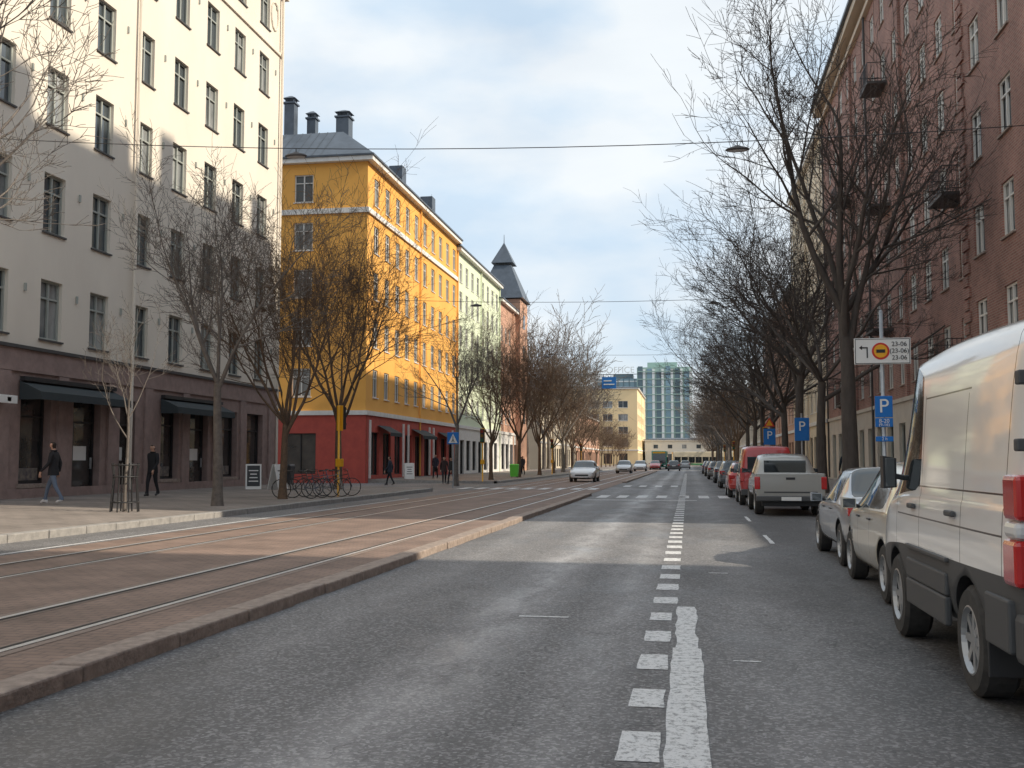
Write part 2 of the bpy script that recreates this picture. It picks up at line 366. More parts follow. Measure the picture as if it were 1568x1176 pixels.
def tower(W,G,T,F):
    x0,x1,y0,y1=-25.5,-20.4,127.5,133.4
    plainbox(W,x0,x1,y0,y1,0,21.6,TERRA)
    for z in (7,11,15,19): T.box(x1+.003,x1+.05,y0+2.2,y0+3.6,z-.9,z+.9,GLASS); T.box(x0+1.8,x0+3.2,y0-.05,y0-.003,z-.9,z+.9,GLASS)
    a=[(x0-.4,y0-.4,21.7),(x1+.4,y0-.4,21.7),(x1+.4,y1+.4,21.7),(x0-.4,y1+.4,21.7)]
    c=((x0+x1)/2,(y0+y1)/2)
    b=[(c[0]+i*1.1,c[1]+j*1.3,26.2) for i,j in ((-1,-1),(1,-1),(1,1),(-1,1))]
    b2=[(c[0]+i*1.4,c[1]+j*1.6,26.5) for i,j in ((-1,-1),(1,-1),(1,1),(-1,1))]
    t=[(c[0]+i*.05,c[1]+j*.05,29.3) for i,j in ((-1,-1),(1,-1),(1,1),(-1,1))]
    W.hexa(a+b,ROOF); W.hexa(b2+t,ROOF)
    T.poly([(c[0],c[1],29.2),(c[0],c[1],30.4)],[.06,.03],6,ROOF)
apartment('terracotta_apartment_building',-36,-21,116.4,134,19.6,TERRA,1,[6.6,9.8,13,16.2],[118+2.7*i for i in range(6)],4.5,WHITE,FRW,3,4,back=tower)
apartment('low_apartment_building',-36,-21,150,196,11.5,BEIGE,1,[6,9],[152+3*i for i in range(14)],4,style=1)
apartment('low_apartment_building',-38,-22,204,262,11,TERRA,1,[6,9],[206+3.4*i for i in range(15)],4,style=1)
apartment('yellow_office_building',-34,-12.8,272,318,20,mat('office_yellow',(.86,.66,.38),.8),1,[6,9.3,12.6,16],[275+3.6*i for i in range(11)],4,front=[-31,-27.5,-24,-20.5,-16.5],style=1,roofh=.4,ww=1.1)

# ---------------- right side
XR=10.3
def brick():
    e=empty('red_brick_apartment_building'); W=MB();G=MB();T=MB()
    rows=[6.0,9.2,12.4,15.6,18.8,22.0,25.2]
    F=Fac((XR,0),(0,1),(-1,0))
    cols=[41+2.98*i for i in range(13)]
    facade(F,W,G,38.8,79.8,4.3,27.3,[(y-.62,y+.62,z-.85,z+.85,None) for y in cols for z in rows],BRICK,FRW,.16,sill=GRAN)
    gm=mat('light_render',(.58,.53,.45),.85,(.48,.44,.38),.8)
    facade(F,W,G,38.8,79.8,0,4.3,[(y-.8,y+.8,.9 if i%3 else .2,3.3,SHOPGL) for i,y in enumerate(cols)],gm,FRG,.25,off=-.08,style=1)
    W.face([F.p(38.8,4.3,-.08),F.p(79.8,4.3,-.08),F.p(79.8,4.3,0),F.p(38.8,4.3,0)],gm)
    F.box(T,38.8,79.8,4.303,4.5,-.16,-.003,gm)
    F2=Fac((XR-.6,0),(0,1),(-1,0))
    c2=[36.6,33.4,30.2,27]
    facade(F2,W,G,25,38.6,4.3,27.3,[(y-.62,y+.62,z-.85,z+.85,None) for y in c2 for z in rows],BRICK,FRW,.16,sill=GRAN)
    facade(F2,W,G,25,38.6,0,4.3,[(y-.8,y+.8,.9,3.3,SHOPGL) for y in c2],gm,FRG,.25,off=-.08,style=1)
    W.face([(XR-.6,38.6,0),(XR,38.6,0),(XR,38.6,27.3),(XR-.6,38.6,27.3)],BRICK)
    W.face([(XR-.6,25,0),(XR,25,0),(XR,25,27.3),(XR-.6,25,27.3)],BRICK)
    z=4.6;i=0
    while z<27:
        w=.55 if i%2 else .8
        F2.box(T,38.63-w,38.63,z,z+.34,-.07,-.003,BRICK); z+=.42;i+=1
    for y in (51.5,66.4): F.box(T,y-.25,y+.25,4.5,27.2,-.14,-.003,BRICK)
    plainbox(W,XR,26,25,79.8,0,27.3,BRICK,('-x',))
    CR=mat('cornice_stone',(.60,.52,.42),.8)
    T.box(XR-1.25,26,24.6,38.9,27.304,27.75,CR); T.box(XR-.7,26,38.903,80.1,27.304,27.75,CR)
    T.box(XR-.9,26,38.903,80.3,27.753,27.95,ROOF)
    F.box(T,38.9,79.9,26.7,27.0,-.25,-.003,CR)
    W.hexa([(XR-1.2,24.6,27.96),(26,24.6,27.96),(26,50,27.96),(XR-1.2,50,27.96),(XR+.6,25.5,34.3),(25,25.5,34.3),(25,48.5,34.3),(XR+.6,48.5,34.3)],ROOF)  # tall roof block out of view, added to shade the facade opposite
    for y,w,h in ((27,1.6,36.3),(32.5,2.2,35.8),(37,1.2,36.8),(42,2.6,35.6),(46,1.4,36.5)): T.box(XR+1.2,XR+2.6,y,y+w,34.31,h,BRICK)  # made-up rooftop boxes, out of view, to break up the shadow edge
    W.hexa([(XR-.8,50.003,27.96),(26,50.003,27.96),(26,80.2,27.96),(XR-.8,80.2,27.96),(XR+7,52,30),(19,52,30),(19,78,30),(XR+7,78,30)],ROOF)
    def balcony(y,z,Fx,w=1.15):
        F_=Fx; zb=z-1.05
        F_.box(T,y-w,y+w,zb-.12,zb,-1.0,-.003,DARKM)
        for zz in (zb+.1,zb+.95):
            F_.box(T,y-w,y+w,zz,zz+.035,-.99,-.955,BLK)
            for s in (-1,1): F_.box(T,y+s*w-.018,y+s*w+.018,zz+.002,zz+.033,-.954,-.003,BLK)
        n=11
        for k in range(n+1):
            u=y-w+2*w*k/n; F_.box(T,u-.01,u+.01,zb+.003,zb+.95,-.98,-.96,BLK)
        for k in range(1,6):
            d=-.95+k*.16
            for s in (-1,1): F_.box(T,y+s*w-.01,y+s*w+.01,zb+.003,zb+.95,d-.01,d+.01,BLK)
        for s in (-1,1): T.poly([F_.p(y+s*w*.8,zb-.12,-.85),F_.p(y+s*w*.8,zb-.6,-.02)],[.025,.025],5,BLK)
    for i,z in ((0,12.4),(0,6.0),(5,22),(5,15.6),(5,9.2),(9,18.8),(9,12.4),(9,6)): balcony(cols[i],z,F)
    for y in (39.2,60.5,79.3): T.poly([(XR-.15,y,.3),(XR-.15,y,27)],[.07,.07],6,DARKM)
    W.build('walls',e);G.build('windows',e);T.build('trim',e)
brick()
apartment('cream_corner_building',XR,26,80.3,104,26.4,mat('warm_cream',(.74,.64,.48),.85,(.66,.57,.44),.3),-1,[6.2,9.4,12.6,15.8,19,22.2,25],[82+2.9*i for i in range(8)],4.3,style=1,wh=.8)
apartment('brown_apartment_building',XR+.5,26,104.3,150,19,TERRA,-1,[6.2,9.4,12.6,15.8],[106+3.1*i for i in range(14)],4.3,style=1)
apartment('beige_apartment_building',XR+1,26,165,235,14,BEIGE,-1,[6.2,9.4,12.4],[167+3.3*i for i in range(20)],4.3,style=1)
apartment('unseen_brick_shading_building',XR,26,-32,14,26,BRICK,-1,[6.2,9.4,12.6,15.8,19,22.2,24.6],[-30+3*i for i in range(15)],4.3,style=1,wh=.7)  # unseen building beside the camera, added to shade the foreground
def lowlink():
    e=empty('unseen_low_shading_building'); W=MB();G=MB()  # unseen infill added in the gap; its shadow trims the sunlit band
    F=Fac((XR+.8,0),(0,1),(-1,0))
    facade(F,W,G,14.1,24.9,0,6.2,[(15,17.5,.5,3.3,SHOPGL),(18.4,20.9,.5,3.3,SHOPGL),(21.7,24,.5,3.3,SHOPGL),(15.5,17,4.2,5.6,None),(19,20.4,4.2,5.6,None),(22,23.5,4.2,5.6,None)],BEIGE,FRW)
    plainbox(W,XR+.8,24,14.1,24.9,0,6.2,BEIGE,('-x',)); W.box(XR+.5,24.3,14.05,24.95,6.203,6.4,ROOF)
    W.build('walls',e);G.build('windows',e)
lowlink()

def highrise():
    e=empty('glass_office_tower'); W=MB();T=MB()
    gl=mat('tower_glass',(.22,.36,.44),.12,(.12,.22,.27),.08,spec=.9); gr=mat('tower_green_panel',(.34,.47,.42),.35); dk=mat('tower_dark_panel',(.12,.18,.21),.25)
    y=430
    W.box(-37.5,-20.2,y,y+30,0,35,gl)
    for k in range(11): T.box(-37.6,-20.3,y-.25,y-.01,2.6+k*3.1,3.1+k*3.1,SWH)
    for k in range(8): T.box(-37.4+k*2.3,-37.1+k*2.3,y-.4,y-.26,1,35,dk)
    W.box(-20,2,y-6,y+20,0,39,gr)
    for k in range(6):
        x=-19.6+k*3.7
        T.box(x,x+1.9,y-6.4,y-6.01,1,39.4-(k%3)*1.0,gl if k%2 else dk)
        T.box(x+2.0,x+3.0,y-6.6,y-6.01,1,38.2,SWH)
    for k in range(12): T.box(-19.9,1.9,y-6.8,y-6.61,3+k*3.1,3.35+k*3.1,gr)
    T.box(-16,-4,y,y+10,39.03,41.5,gr)
    T.box(-30,-22,y+2,y+10,35.03,37,dk)
    W.build('walls',e);T.build('panels',e)
    text(None,'OFFICE',3.6,(-27,y-1,38.4),(R(90),0,0),SWH,e,'roof_lettering')
    T=MB(); T.box(-35,-20.5,y-.9,y-.8,36.6,36.75,dk)
    for k in range(5): T.box(-34+k*3,-33.8+k*3,y-.9,y-.7,35,36.6,dk)
    T.build('letter_frame',e)
highrise()
apartment('distant_office_building',8,40,330,380,20,BEIGE,-1,[6,9.5,13,16.5],[333+3.5*i for i in range(13)],4,style=0,roofh=.5,front=[11,15,19,23,27,31,35])
apartment('distant_apartment_building',-80,-50,330,380,18,mat('pale_office',(.65,.63,.57),.8),1,[6,9.5,13],[333+3.5*i for i in range(13)],4,style=0,roofh=.5,front=[-75,-71,-67,-63,-59,-55])
apartment('pale_low_building',-12,7,300,325,7,mat('pale_low',(.72,.70,.64),.8),-1,[5.4],[303+3.5*i for i in range(6)],4,style=0,roofh=.5,wh=.6,front=[-9,-5,-1,3])

# ------------------------------------------------------------------ ground
def sheet(name,x0,x1,y0,y1,z,m):
    mb=MB()
    n=max(1,int((y1-y0)/40))
    for i in range(n):
        a=y0+(y1-y0)*i/n;b=y0+(y1-y0)*(i+1)/n
        mb.face([(x0,a,z),(x1,a,z),(x1,b,z),(x0,b,z)],m)
    return mb.build(name)
sheet('ground',-2500,2500,-2500,2500,-.03,mat('ground_soil',(.14,.135,.12),.95,(.10,.095,.085),.05))
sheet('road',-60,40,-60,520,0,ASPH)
def tram():
    e=empty('tram_lane'); m=MB()
    m.face([(-10.6,-60,.012),(-4.3,-60,.012),(-4.3,290,.012),(-10.6,290,.012)],SETTS); m.build('paving',e)
    r=MB(); c=mat('rail_concrete',(.28,.215,.18),.8,(.20,.155,.13),5,detail=8); g=mat('rail_groove',(.03,.026,.023),.9)
    for x in (-5.3,-6.4,-8.6,-9.7):
        s=1 if x in (-6.4,-9.7) else -1
        r.face([(x-.14,-60,.016),(x+.14,-60,.016),(x+.14,290,.016),(x-.14,290,.016)],c)
        r.face([(x-.035,-60,.021),(x+.035,-60,.021),(x+.035,290,.021),(x-.035,290,.021)],STEEL)
        x2=x+s*.066
        r.face([(x2-.028,-60,.0205),(x2+.028,-60,.0205),(x2+.028,290,.0205),(x2-.028,290,.0205)],g)
    r.build('rails',e)
tram()
def kerb(name,x0,x1,y0,y1,z1,m,zb=-.02,seg=1.2):
    mb=MB(); y=y0; rr=random.Random(3)
    while y<y1-.05:
        L=min(seg*rr.uniform(.8,1.2),y1-y)
        dz=rr.uniform(-.008,.006); dx=rr.uniform(-.012,.012)
        mb.box(x0+dx,x1+dx,y+.008,y+L-.008,zb,z1+dz,m); y+=L
    return mb.build(name,bevel=.018)
kerb('median_kerb',-4.32,-4.05,-20,44.5,.115,GRAN)
kerb('median_kerb',-4.32,-4.05,70,140,.11,GRAN,seg=4)
kerb('pavement_kerb',-12.45,-12.2,-30,49.5,.155,GREYK)
kerb('pavement_kerb',-12.45,-12.2,68,240,.155,GREYK,seg=4)
kerb('pavement_kerb',4.05,4.3,-30,240,.155,GREYK,seg=2)
def pave(name,x0,x1,y0,y1,z0,z1):
    mb=MB(); mb.face([(x0,y0,z0),(x1,y0,z1),(x1,y1,z1),(x0,y1,z0)],PAVE)
    mb.face([(x0,y1,z0),(x1,y1,z1),(x1,y1,-.02),(x0,y1,-.02)],GREYK); mb.face([(x0,y0,z0),(x1,y0,z1),(x1,y0,-.02),(x0,y0,-.02)],GREYK)
    mb.build(name)
pave('pavement',-21,-12.45,-30,50.5,.3,.15); pave('pavement',-21,-12.45,67,270,.25,.15); pave('pavement',4.3,10.4,-30,298,.15,.17)
def marks():
    mb=MB(); rr=random.Random(2)
    def rag(x0,x1,y0,y1,z=.004,step=.22,j=.008):
        n=max(1,int((y1-y0)/step)); y=y0; a=x0+rr.uniform(-j,j); b=x1+rr.uniform(-j,j)
        for i in range(n):
            yb=y0+(y1-y0)*(i+1)/n; a2=x0+rr.uniform(-j,j); b2=x1+rr.uniform(-j,j)
            mb.face([(a,y,z),(b,y,z),(b2,yb,z),(a2,yb,z)],MARK); y=yb;a=a2;b=b2
    y=-4
    while y<120:
        rag(-.38,-.165+(0 if y<11 else .04),y,y+.54*rr.uniform(.9,1.1),step=.18 if y<20 else .6); y+=1.17
    rag(-.14,.09,-4,8.6); rag(-.12,.06,8.6,11.0,j=.02)
    for x in (-3.7,-2.9,-2.1,-1.3,-.4,.4,1.2): rag(x,x+.42,42.3,45.2)
    for k in range(9): rag(-11.9+k*.85,-11.45+k*.85,53,56,.024)
    for x in (-3.7,-2.8,-1.9,-1.0): rag(x,x+.4,60,63)
    rag(-4,.3,39.7,40.1)
    rag(-1.62,-1.15,10.05,10.12,j=.01); rag(.32,.52,8.1,8.14,j=.005);rag(.25,.5,14.3,14.36,j=.01)
    for yy in (19.5,26.5): rag(1.45,1.53,yy,yy+2.2)
    rag(-10.9,-10.8,-20,40,step=3)
    mb.build('road_markings')
marks()

# ------------------------------------------------------------------ trees
def rot_away(d,ang,rr):
    a=Vector((rr.uniform(-1,1),rr.uniform(-1,1),rr.uniform(-1,1))).cross(d)
    if a.length<1e-4: a=Vector((1,0,0)).cross(d)
    a.normalize(); return (Quaternion(a,ang)@d).normalized()
def treemesh(name,seed,H,th,r0,bark,nl=6,a0=(18,50),trop=.09,nch=(6,5,5,4),minr=.009,spread=1.0,leader=False):
    rr=random.Random(seed); mb=MB(); up=Vector((0,0,1))
    K=(9,6,5,4,3,3)
    def branch(p,d,L,r,lev):
        n=(7,6,5,4,3,2)[lev]; wig=(.03,.13,.17,.2,.22,.25)[lev]
        pts=[p.copy()];rs=[r];ds=[d]; cur=d
        for i in range(1,n+1):
            cur=(cur+Vector((rr.uniform(-1,1),rr.uniform(-1,1),rr.uniform(-1,1)))*wig+up*(trop if lev<4 else trop*.3)).normalized()
            p=p+cur*(L/n); pts.append(p.copy()); ds.append(cur); rs.append(max(minr*.7,r*(1-(.6 if lev else .3)*i/n)))
        mb.poly(pts,rs,K[lev],bark)
        if lev>=5 or L<.25: return
        nc=nch[lev-1] if lev>0 else nl
        nc=max(2,int(round(nc+rr.uniform(-1,1))))
        for c in range(nc):
            if lev==0: t=1 if c<nl*.6 else rr.uniform(.72,.98)
            else: t=1 if c==0 else .22+.76*(c+rr.random())/nc
            t=min(t,1); k=t*n; i=min(int(k),n-1); fr=k-i
            q=pts[i].lerp(pts[i+1],fr); dd=ds[min(i+1,n)]; rc=rs[i]*(1-fr)+rs[i+1]*fr
            if lev==0: ang=R(rr.uniform(*a0)); 
            elif c==0: ang=R(rr.uniform(5,22))
            else: ang=R(rr.uniform(28,58))
            if lev==0:
                az=2*math.pi*c/nc+rr.uniform(-.4,.4); nd=Vector((math.sin(ang)*math.cos(az)*spread,math.sin(ang)*math.sin(az)*spread,math.cos(ang))).normalized()
                if leader and c==0: nd=Vector((rr.uniform(-.08,.08),rr.uniform(-.08,.08),1)).normalized()
                LL=(H-th)*rr.uniform(.50,.68); rn=rc*rr.uniform(.5,.7)
            else:
                nd=rot_away(dd,ang,rr); 
                if nd.z<-.15 : nd.z*=-.3; nd.normalize()
                LL=L*rr.uniform(.48,.72)*(1 if c==0 else 1.08-.45*t); rn=rc*(.85 if c==0 else rr.uniform(.45,.68))
            branch(q,nd,LL,max(rn,minr),lev+1)
    mb.poly([(0,0,-.1),(0,0,.12),(0,0,.5)],[r0*1.45,r0*1.22,r0],10,bark)
    branch(Vector((0,0,.45)),up,th-.45,r0,0)
    me=bpy.data.meshes.new(name); me.from_pydata(mb.v,[],mb.f); me.materials.append(bark)
    me.polygons.foreach_set('use_smooth',[True]*len(mb.f)); me.update()
    return me
TB=treemesh('tree_big',11,16.5,6.0,.27,BARK,8,(14,54),.085,(7,6,5,4),.009,1.2)
TC=treemesh('tree_wide',23,14,4.6,.22,BARK,7,(20,62),.05,(6,6,5,4),.010,1.25)
TD=treemesh('tree_red',31,12.0,3.2,.17,BARK2,8,(12,45),.10,(7,6,5,4),.008,1.0)
TE=treemesh('tree_grey',47,9.6,3.6,.15,BARK3,7,(12,48),.12,(6,5,5,4),.007,1.0,True)
TF=treemesh('tree_young',53,5.2,2.4,.045,BARK3,5,(15,50),.08,(4,4,3,2),.006,1.0,True)
TG=treemesh('tree_far',61,15,4,.24,BARK3,6,(14,55),.08,(5,5,4,2),.025,1.1)
TH=treemesh('tree_far_red',67,13,3.4,.2,BARK2,6,(14,50),.08,(5,5,4,2),.023,1.1)
def tree(me,x,y,z=.15,rz=0,s=1,name='bare_street_tree',parent=None,sz=None):
    o=bpy.data.objects.new(name,me); col.objects.link(o); o.location=(x,y,z); o.rotation_euler=(0,0,rz); o.scale=(s,s,sz or s)
    if parent: o.parent=parent
    return o
tree(TB,5.3,36,rz=.6,s=1.04)
tree(TC,5.5,45,rz=2.0,s=1.0)
tree(TB,5.4,53,rz=3.4,s=.92)
tree(TC,5.4,61,rz=4.4,s=1.0)
tree(TC,5.4,69,rz=.9,s=.98)
tree(TB,5.4,78,rz=5.1,s=.85)
tree(TC,5.4,87,rz=2.9,s=1.0)
tree(TC,5.4,98,rz=3.9,s=1.0)
tree(TE,-13.65,29,.17,1.0,1.0)
tree(TD,-13.8,34.4,.17,2.0,.80)
tree(TD,-15.6,45.5,.2,0.3,1.03)
tree(TE,-13.6,16.6,.17,2.5,1.2)
tree(TF,-14.3,25,.18,0,1.0)
tree(TE,-13.4,60,.0,4,1.0)
tree(TD,-13.4,71,.15,1,.85)
tree(TD,-13.4,83,.15,2.6,.95)
tree(TD,-13.4,95,.15,4.1,.95)
dt=empty('distant_trees')
rr=random.Random(9)
y=108
while y<330:
    if y<150: tree(rr.choice([TG,TH]),-13.9+rr.uniform(-.5,.5),y,.15,rr.uniform(0,6),rr.uniform(.80,.95),'tree',dt)
    elif y<265: tree(TH,-16,y,.15,rr.uniform(0,6),rr.uniform(.55,.72),'tree',dt)
    if y<300: tree(rr.choice([TG,TG,TH]),5.5+rr.uniform(-.4,.4),y+4,.15,rr.uniform(0,6),rr.uniform(.8,1.0),'tree',dt)
    if 125<y<175: tree(TG,-19-rr.uniform(0,2),y+3,.15,rr.uniform(0,6),rr.uniform(1.1,1.3),'tree',dt)
    y+=11
for k in range(9): tree(rr.choice([TG,TH]),rr.uniform(9,30),rr.uniform(300,328),0,rr.uniform(0,6),rr.uniform(.9,1.2),'tree',dt)

# ------------------------------------------------------------------ vehicles
def carpaint(name,c,seams_y=(),seams_z=(),metal=.0,rough=.25,grime=.55):
    m,nt,b=newmat(name);N=nt.nodes;L=nt.links
    b.inputs['Roughness'].default_value=rough; b.inputs['Metallic'].default_value=metal; b.inputs['Coat Weight'].default_value=1; b.inputs['Coat Roughness'].default_value=.05
    tc=N.new('ShaderNodeTexCoord'); sep=N.new('ShaderNodeSeparateXYZ'); L.new(tc.outputs['Object'],sep.inputs[0])
    def ma(op,a,c_):
        q=N.new('ShaderNodeMath'); q.operation=op
        for i,s in enumerate((a,c_)):
            if isinstance(s,(int,float)): q.inputs[i].default_value=s
            else: L.new(s,q.inputs[i])
        return q.outputs[0]
    acc=None
    for ax,lst in (('Y',seams_y),('Z',seams_z)):
        for s in lst:
            if isinstance(s,tuple): v,lo,hi=s
            else: v,lo,hi=s,.3,3
            t=ma('LESS_THAN',ma('ABSOLUTE',ma('SUBTRACT',sep.outputs[ax],v),0),.006)
            o=sep.outputs['Z' if ax=='Y' else 'Y']
            t=ma('MULTIPLY',t,ma('MULTIPLY',ma('GREATER_THAN',o,lo),ma('LESS_THAN',o,hi)))
            acc=t if acc is None else ma('MAXIMUM',acc,t)
    n=N.new('ShaderNodeTexNoise'); n.inputs['Scale'].default_value=5; n.inputs['Detail'].default_value=6; L.new(tc.outputs['Object'],n.inputs['Vector'])
    gz=N.new('ShaderNodeMapRange'); gz.inputs['From Min'].default_value=.85; gz.inputs['From Max'].default_value=.2; gz.inputs['To Max'].default_value=grime; L.new(sep.outputs['Z'],gz.inputs['Value'])
    gf=ma('MULTIPLY',gz.outputs[0],n.outputs['Fac'])
    x=N.new('ShaderNodeMix'); x.data_type='RGBA'; x.inputs['A'].default_value=(*c,1); x.inputs['B'].default_value=(.17,.16,.15,1); L.new(gf,x.inputs['Factor'])
    out=x.outputs['Result']
    if acc is not None:
        y=N.new('ShaderNodeMix'); y.data_type='RGBA'; y.inputs['B'].default_value=(.03,.03,.03,1); L.new(acc,y.inputs['Factor']); L.new(out,y.inputs['A']); out=y.outputs['Result']
    L.new(out,b.inputs['Base Color'])
    rg=ma('ADD',rough,ma('MULTIPLY',gf,.5)); L.new(rg,b.inputs['Roughness'])
    return m
def wheelmesh(r,w,name='wheel'):
    mb=MB(); k=28
    prof=[(-w/2,r*.62,TYRE),(-w/2,r*.9,TYRE),(-w*.36,r,TYRE),(w*.36,r,TYRE),(w/2,r*.9,TYRE),(w/2,r*.62,TYRE)]
    def ring(x,rad): return [(x,rad*math.cos(2*math.pi*i/k),rad*math.sin(2*math.pi*i/k)) for i in range(k)]
    def lathe(pr,m):
        for a in range(len(pr)-1):
            A=ring(*pr[a]);B=ring(*pr[a+1])
            for i in range(k): mb.face([A[i],A[(i+1)%k],B[(i+1)%k],B[i]],m)
    lathe([(p[0],p[1]) for p in prof],TYRE)
    for s in (-1,1):
        lathe([(s*w/2,r*.63),(s*(w/2+.004),r*.6),(s*(w/2-.03),r*.55)],RIM)
        lathe([(s*(w/2-.03),r*.55),(s*(w/2-.08),r*.5),(s*(w/2-.08),.001)],BLK)
        lathe([(s*(w/2-.02),.001),(s*(w/2-.02),r*.16),(s*(w/2-.06),r*.17)],RIM)
        for j in range(8):
            a=2*math.pi*j/8
            d=Vector((0,math.cos(a),math.sin(a)));t=Vector((0,-math.sin(a),math.cos(a)))
            def pt(x,rad,hw,sg): v=d*rad+t*hw*sg; return (x,v.y,v.z)
            x0,x1=s*(w/2-.075),s*(w/2-.022)
            mb.hexa([pt(x0,r*.12,r*.08,-1),pt(x0,r*.57,r*.06,-1),pt(x0,r*.57,r*.06,1),pt(x0,r*.12,r*.08,1),
                     pt(x1,r*.12,r*.08,-1),pt(x1,r*.57,r*.06,-1),pt(x1,r*.57,r*.06,1),pt(x1,r*.12,r*.08,1)],RIM)
    me=bpy.data.meshes.new(name); me.from_pydata(mb.v,[],mb.f)
    for m in mb.mats: me.materials.append(m)
    me.polygons.foreach_set('material_index',mb.m); 
    bm=bmesh.new(); bm.from_mesh(me); bmesh.ops.remove_doubles(bm,verts=bm.verts,dist=1e-5); bm.to_mesh(me); bm.free(); me.update()
    return me
WH={}
def vehicle(name,loc,st,paint,wheels,wr,ww=.2,rot=0,low=None,extras=None,sub=2,track=None):
    e=empty(name); e.location=loc; e.rotation_euler=(0,0,rot)
    rings=[]
    for (y,z0,zb,zr,w,wrf,sf,tf) in st:
        zs=z0+.1; zm=z0+(zb-z0)*.55
        half=[(0,z0),(w*.82,z0),(w*.975,zs),(w,zm),(w*.975,zb-.02),(w*.96,zb),(wrf,zr-.07*(1 if zr-zb>.25 else .3)),(wrf*.86,zr-.012),(wrf*.4,zr),(0,zr+.01)]
        rg=[(x,y,z) for x,z in half]+[(-x,y,z) for x,z in half[-2:0:-1]]
        rings.append(rg)
    n=len(rings[0]); v=[p for r in rings for p in r]; f=[];mi=[]
    mats=[paint,CGL,low or paint,BLK]
    for i in range(len(rings)-1):
        sf,tf=st[i][6],st[i][7]
        for q in range(n):
            a=i*n+q;b=i*n+(q+1)%n
            f.append((a,b,b+n,a+n))
            h=q if q<9 else n-1-q
            k=0
            if h==5 and sf: k=sf
            if h in (6,7,8) and tf: k=tf
            if h<=2 and low: k=2
            if h==0: k=3
            mi.append(k)
    f.append(tuple(range(n))[::-1]); mi.append(0); f.append(tuple((len(rings)-1)*n+q for q in range(n))); mi.append(0)
    me=bpy.data.meshes.new('body'); me.from_pydata(v,[],f)
    for m in mats: me.materials.append(m)
    me.polygons.foreach_set('material_index',mi); me.polygons.foreach_set('use_smooth',[True]*len(f)); me.update()
    bm=bmesh.new(); bm.from_mesh(me); bmesh.ops.recalc_face_normals(bm,faces=bm.faces)
    cl=bm.edges.layers.float.get('crease_edge') or bm.edges.layers.float.new('crease_edge')
    for ed in bm.edges:
        ks={fc.material_index for fc in ed.link_faces}
        if 1 in ks and len(ks)>1: ed[cl]=.8
        elif len(ed.link_faces)==2 and any(len(fc.verts)>4 for fc in ed.link_faces): ed[cl]=.7
        else:
            iv=[vv.index%n for vv in ed.verts]; h=[q if q<10 else n-q for q in iv]
            if h[0]==h[1] and h[0] in (4,5): ed[cl]=.35
    bm.to_mesh(me); bm.free()
    o=bpy.data.objects.new('body',me); col.objects.link(o)
    ss=o.modifiers.new('s','SUBSURF'); ss.levels=sub; ss.render_levels=sub
    W=max(s[4] for s in st); tr=track or W-.02
    cut=[]
    for wy in wheels:
        for s in (-1,1):
            bm=bmesh.new(); bmesh.ops.create_cone(bm,cap_ends=True,segments=32,radius1=wr*1.15,radius2=wr*1.15,depth=.5)
            cm=bpy.data.meshes.new('cut'); bm.to_mesh(cm); bm.free(); cm.materials.append(BLK)
            co=bpy.data.objects.new('cut',cm); col.objects.link(co); co.rotation_euler=(0,R(90),0); co.location=(s*(W-.02),wy,wr*1.02)
            md=o.modifiers.new('b','BOOLEAN'); md.operation='DIFFERENCE'; md.object=co; md.solver='EXACT'
            try: md.material_mode='TRANSFER'
            except Exception: pass
            cut.append(co)
    bpy.context.view_layer.update()
    dg=bpy.context.evaluated_depsgraph_get()
    nm=bpy.data.meshes.new_from_object(o.evaluated_get(dg)); o.modifiers.clear(); o.data=nm; nm.name='body'
    for c in cut: bpy.data.objects.remove(c)
    o.parent=e
    key=(wr,ww)
    if key not in WH: WH[key]=wheelmesh(wr,ww)
    for i,wy in enumerate(wheels):
        for s in (-1,1):
            w=bpy.data.objects.new('wheel',WH[key]); col.objects.link(w); w.parent=e; w.location=(s*(tr-ww/2),wy,wr)
    if extras: extras(e)
    return e
def xb(e,name,boxes,bevel=.012):
    mb=MB()
    for b in boxes: mb.box(*b)
    return mb.build(name,e,bevel=bevel)
def mirror(e,x,y,z,m,w=.17,h=.14):
    mb=MB()
    for s in (-1,1):
        mb.poly([(s*(x-.06),y,z-.05),(s*(x+.05),y,z-.03)],[.025,.025],5,BLK)
        x0,x1=s*(x+.02),s*(x+.02+w)
        if x0>x1:x0,x1=x1,x0
        mb.hexa([(x0,y-.05,z-h/2),(x1,y-.05,z-h/2+.01),(x1,y+.07,z-h/2+.03),(x0,y+.09,z-h/2),(x0,y-.05,z+h/2),(x1,y-.05,z+h/2-.02),(x1,y+.07,z+h/2-.04),(x0,y+.09,z+h/2)],m)
        mb.box(x0+.015,x1-.015,y-.058,y-.053,z-h/2+.015,z+h/2-.02,CGL)
    mb.build('mirrors',e,bevel=.02)
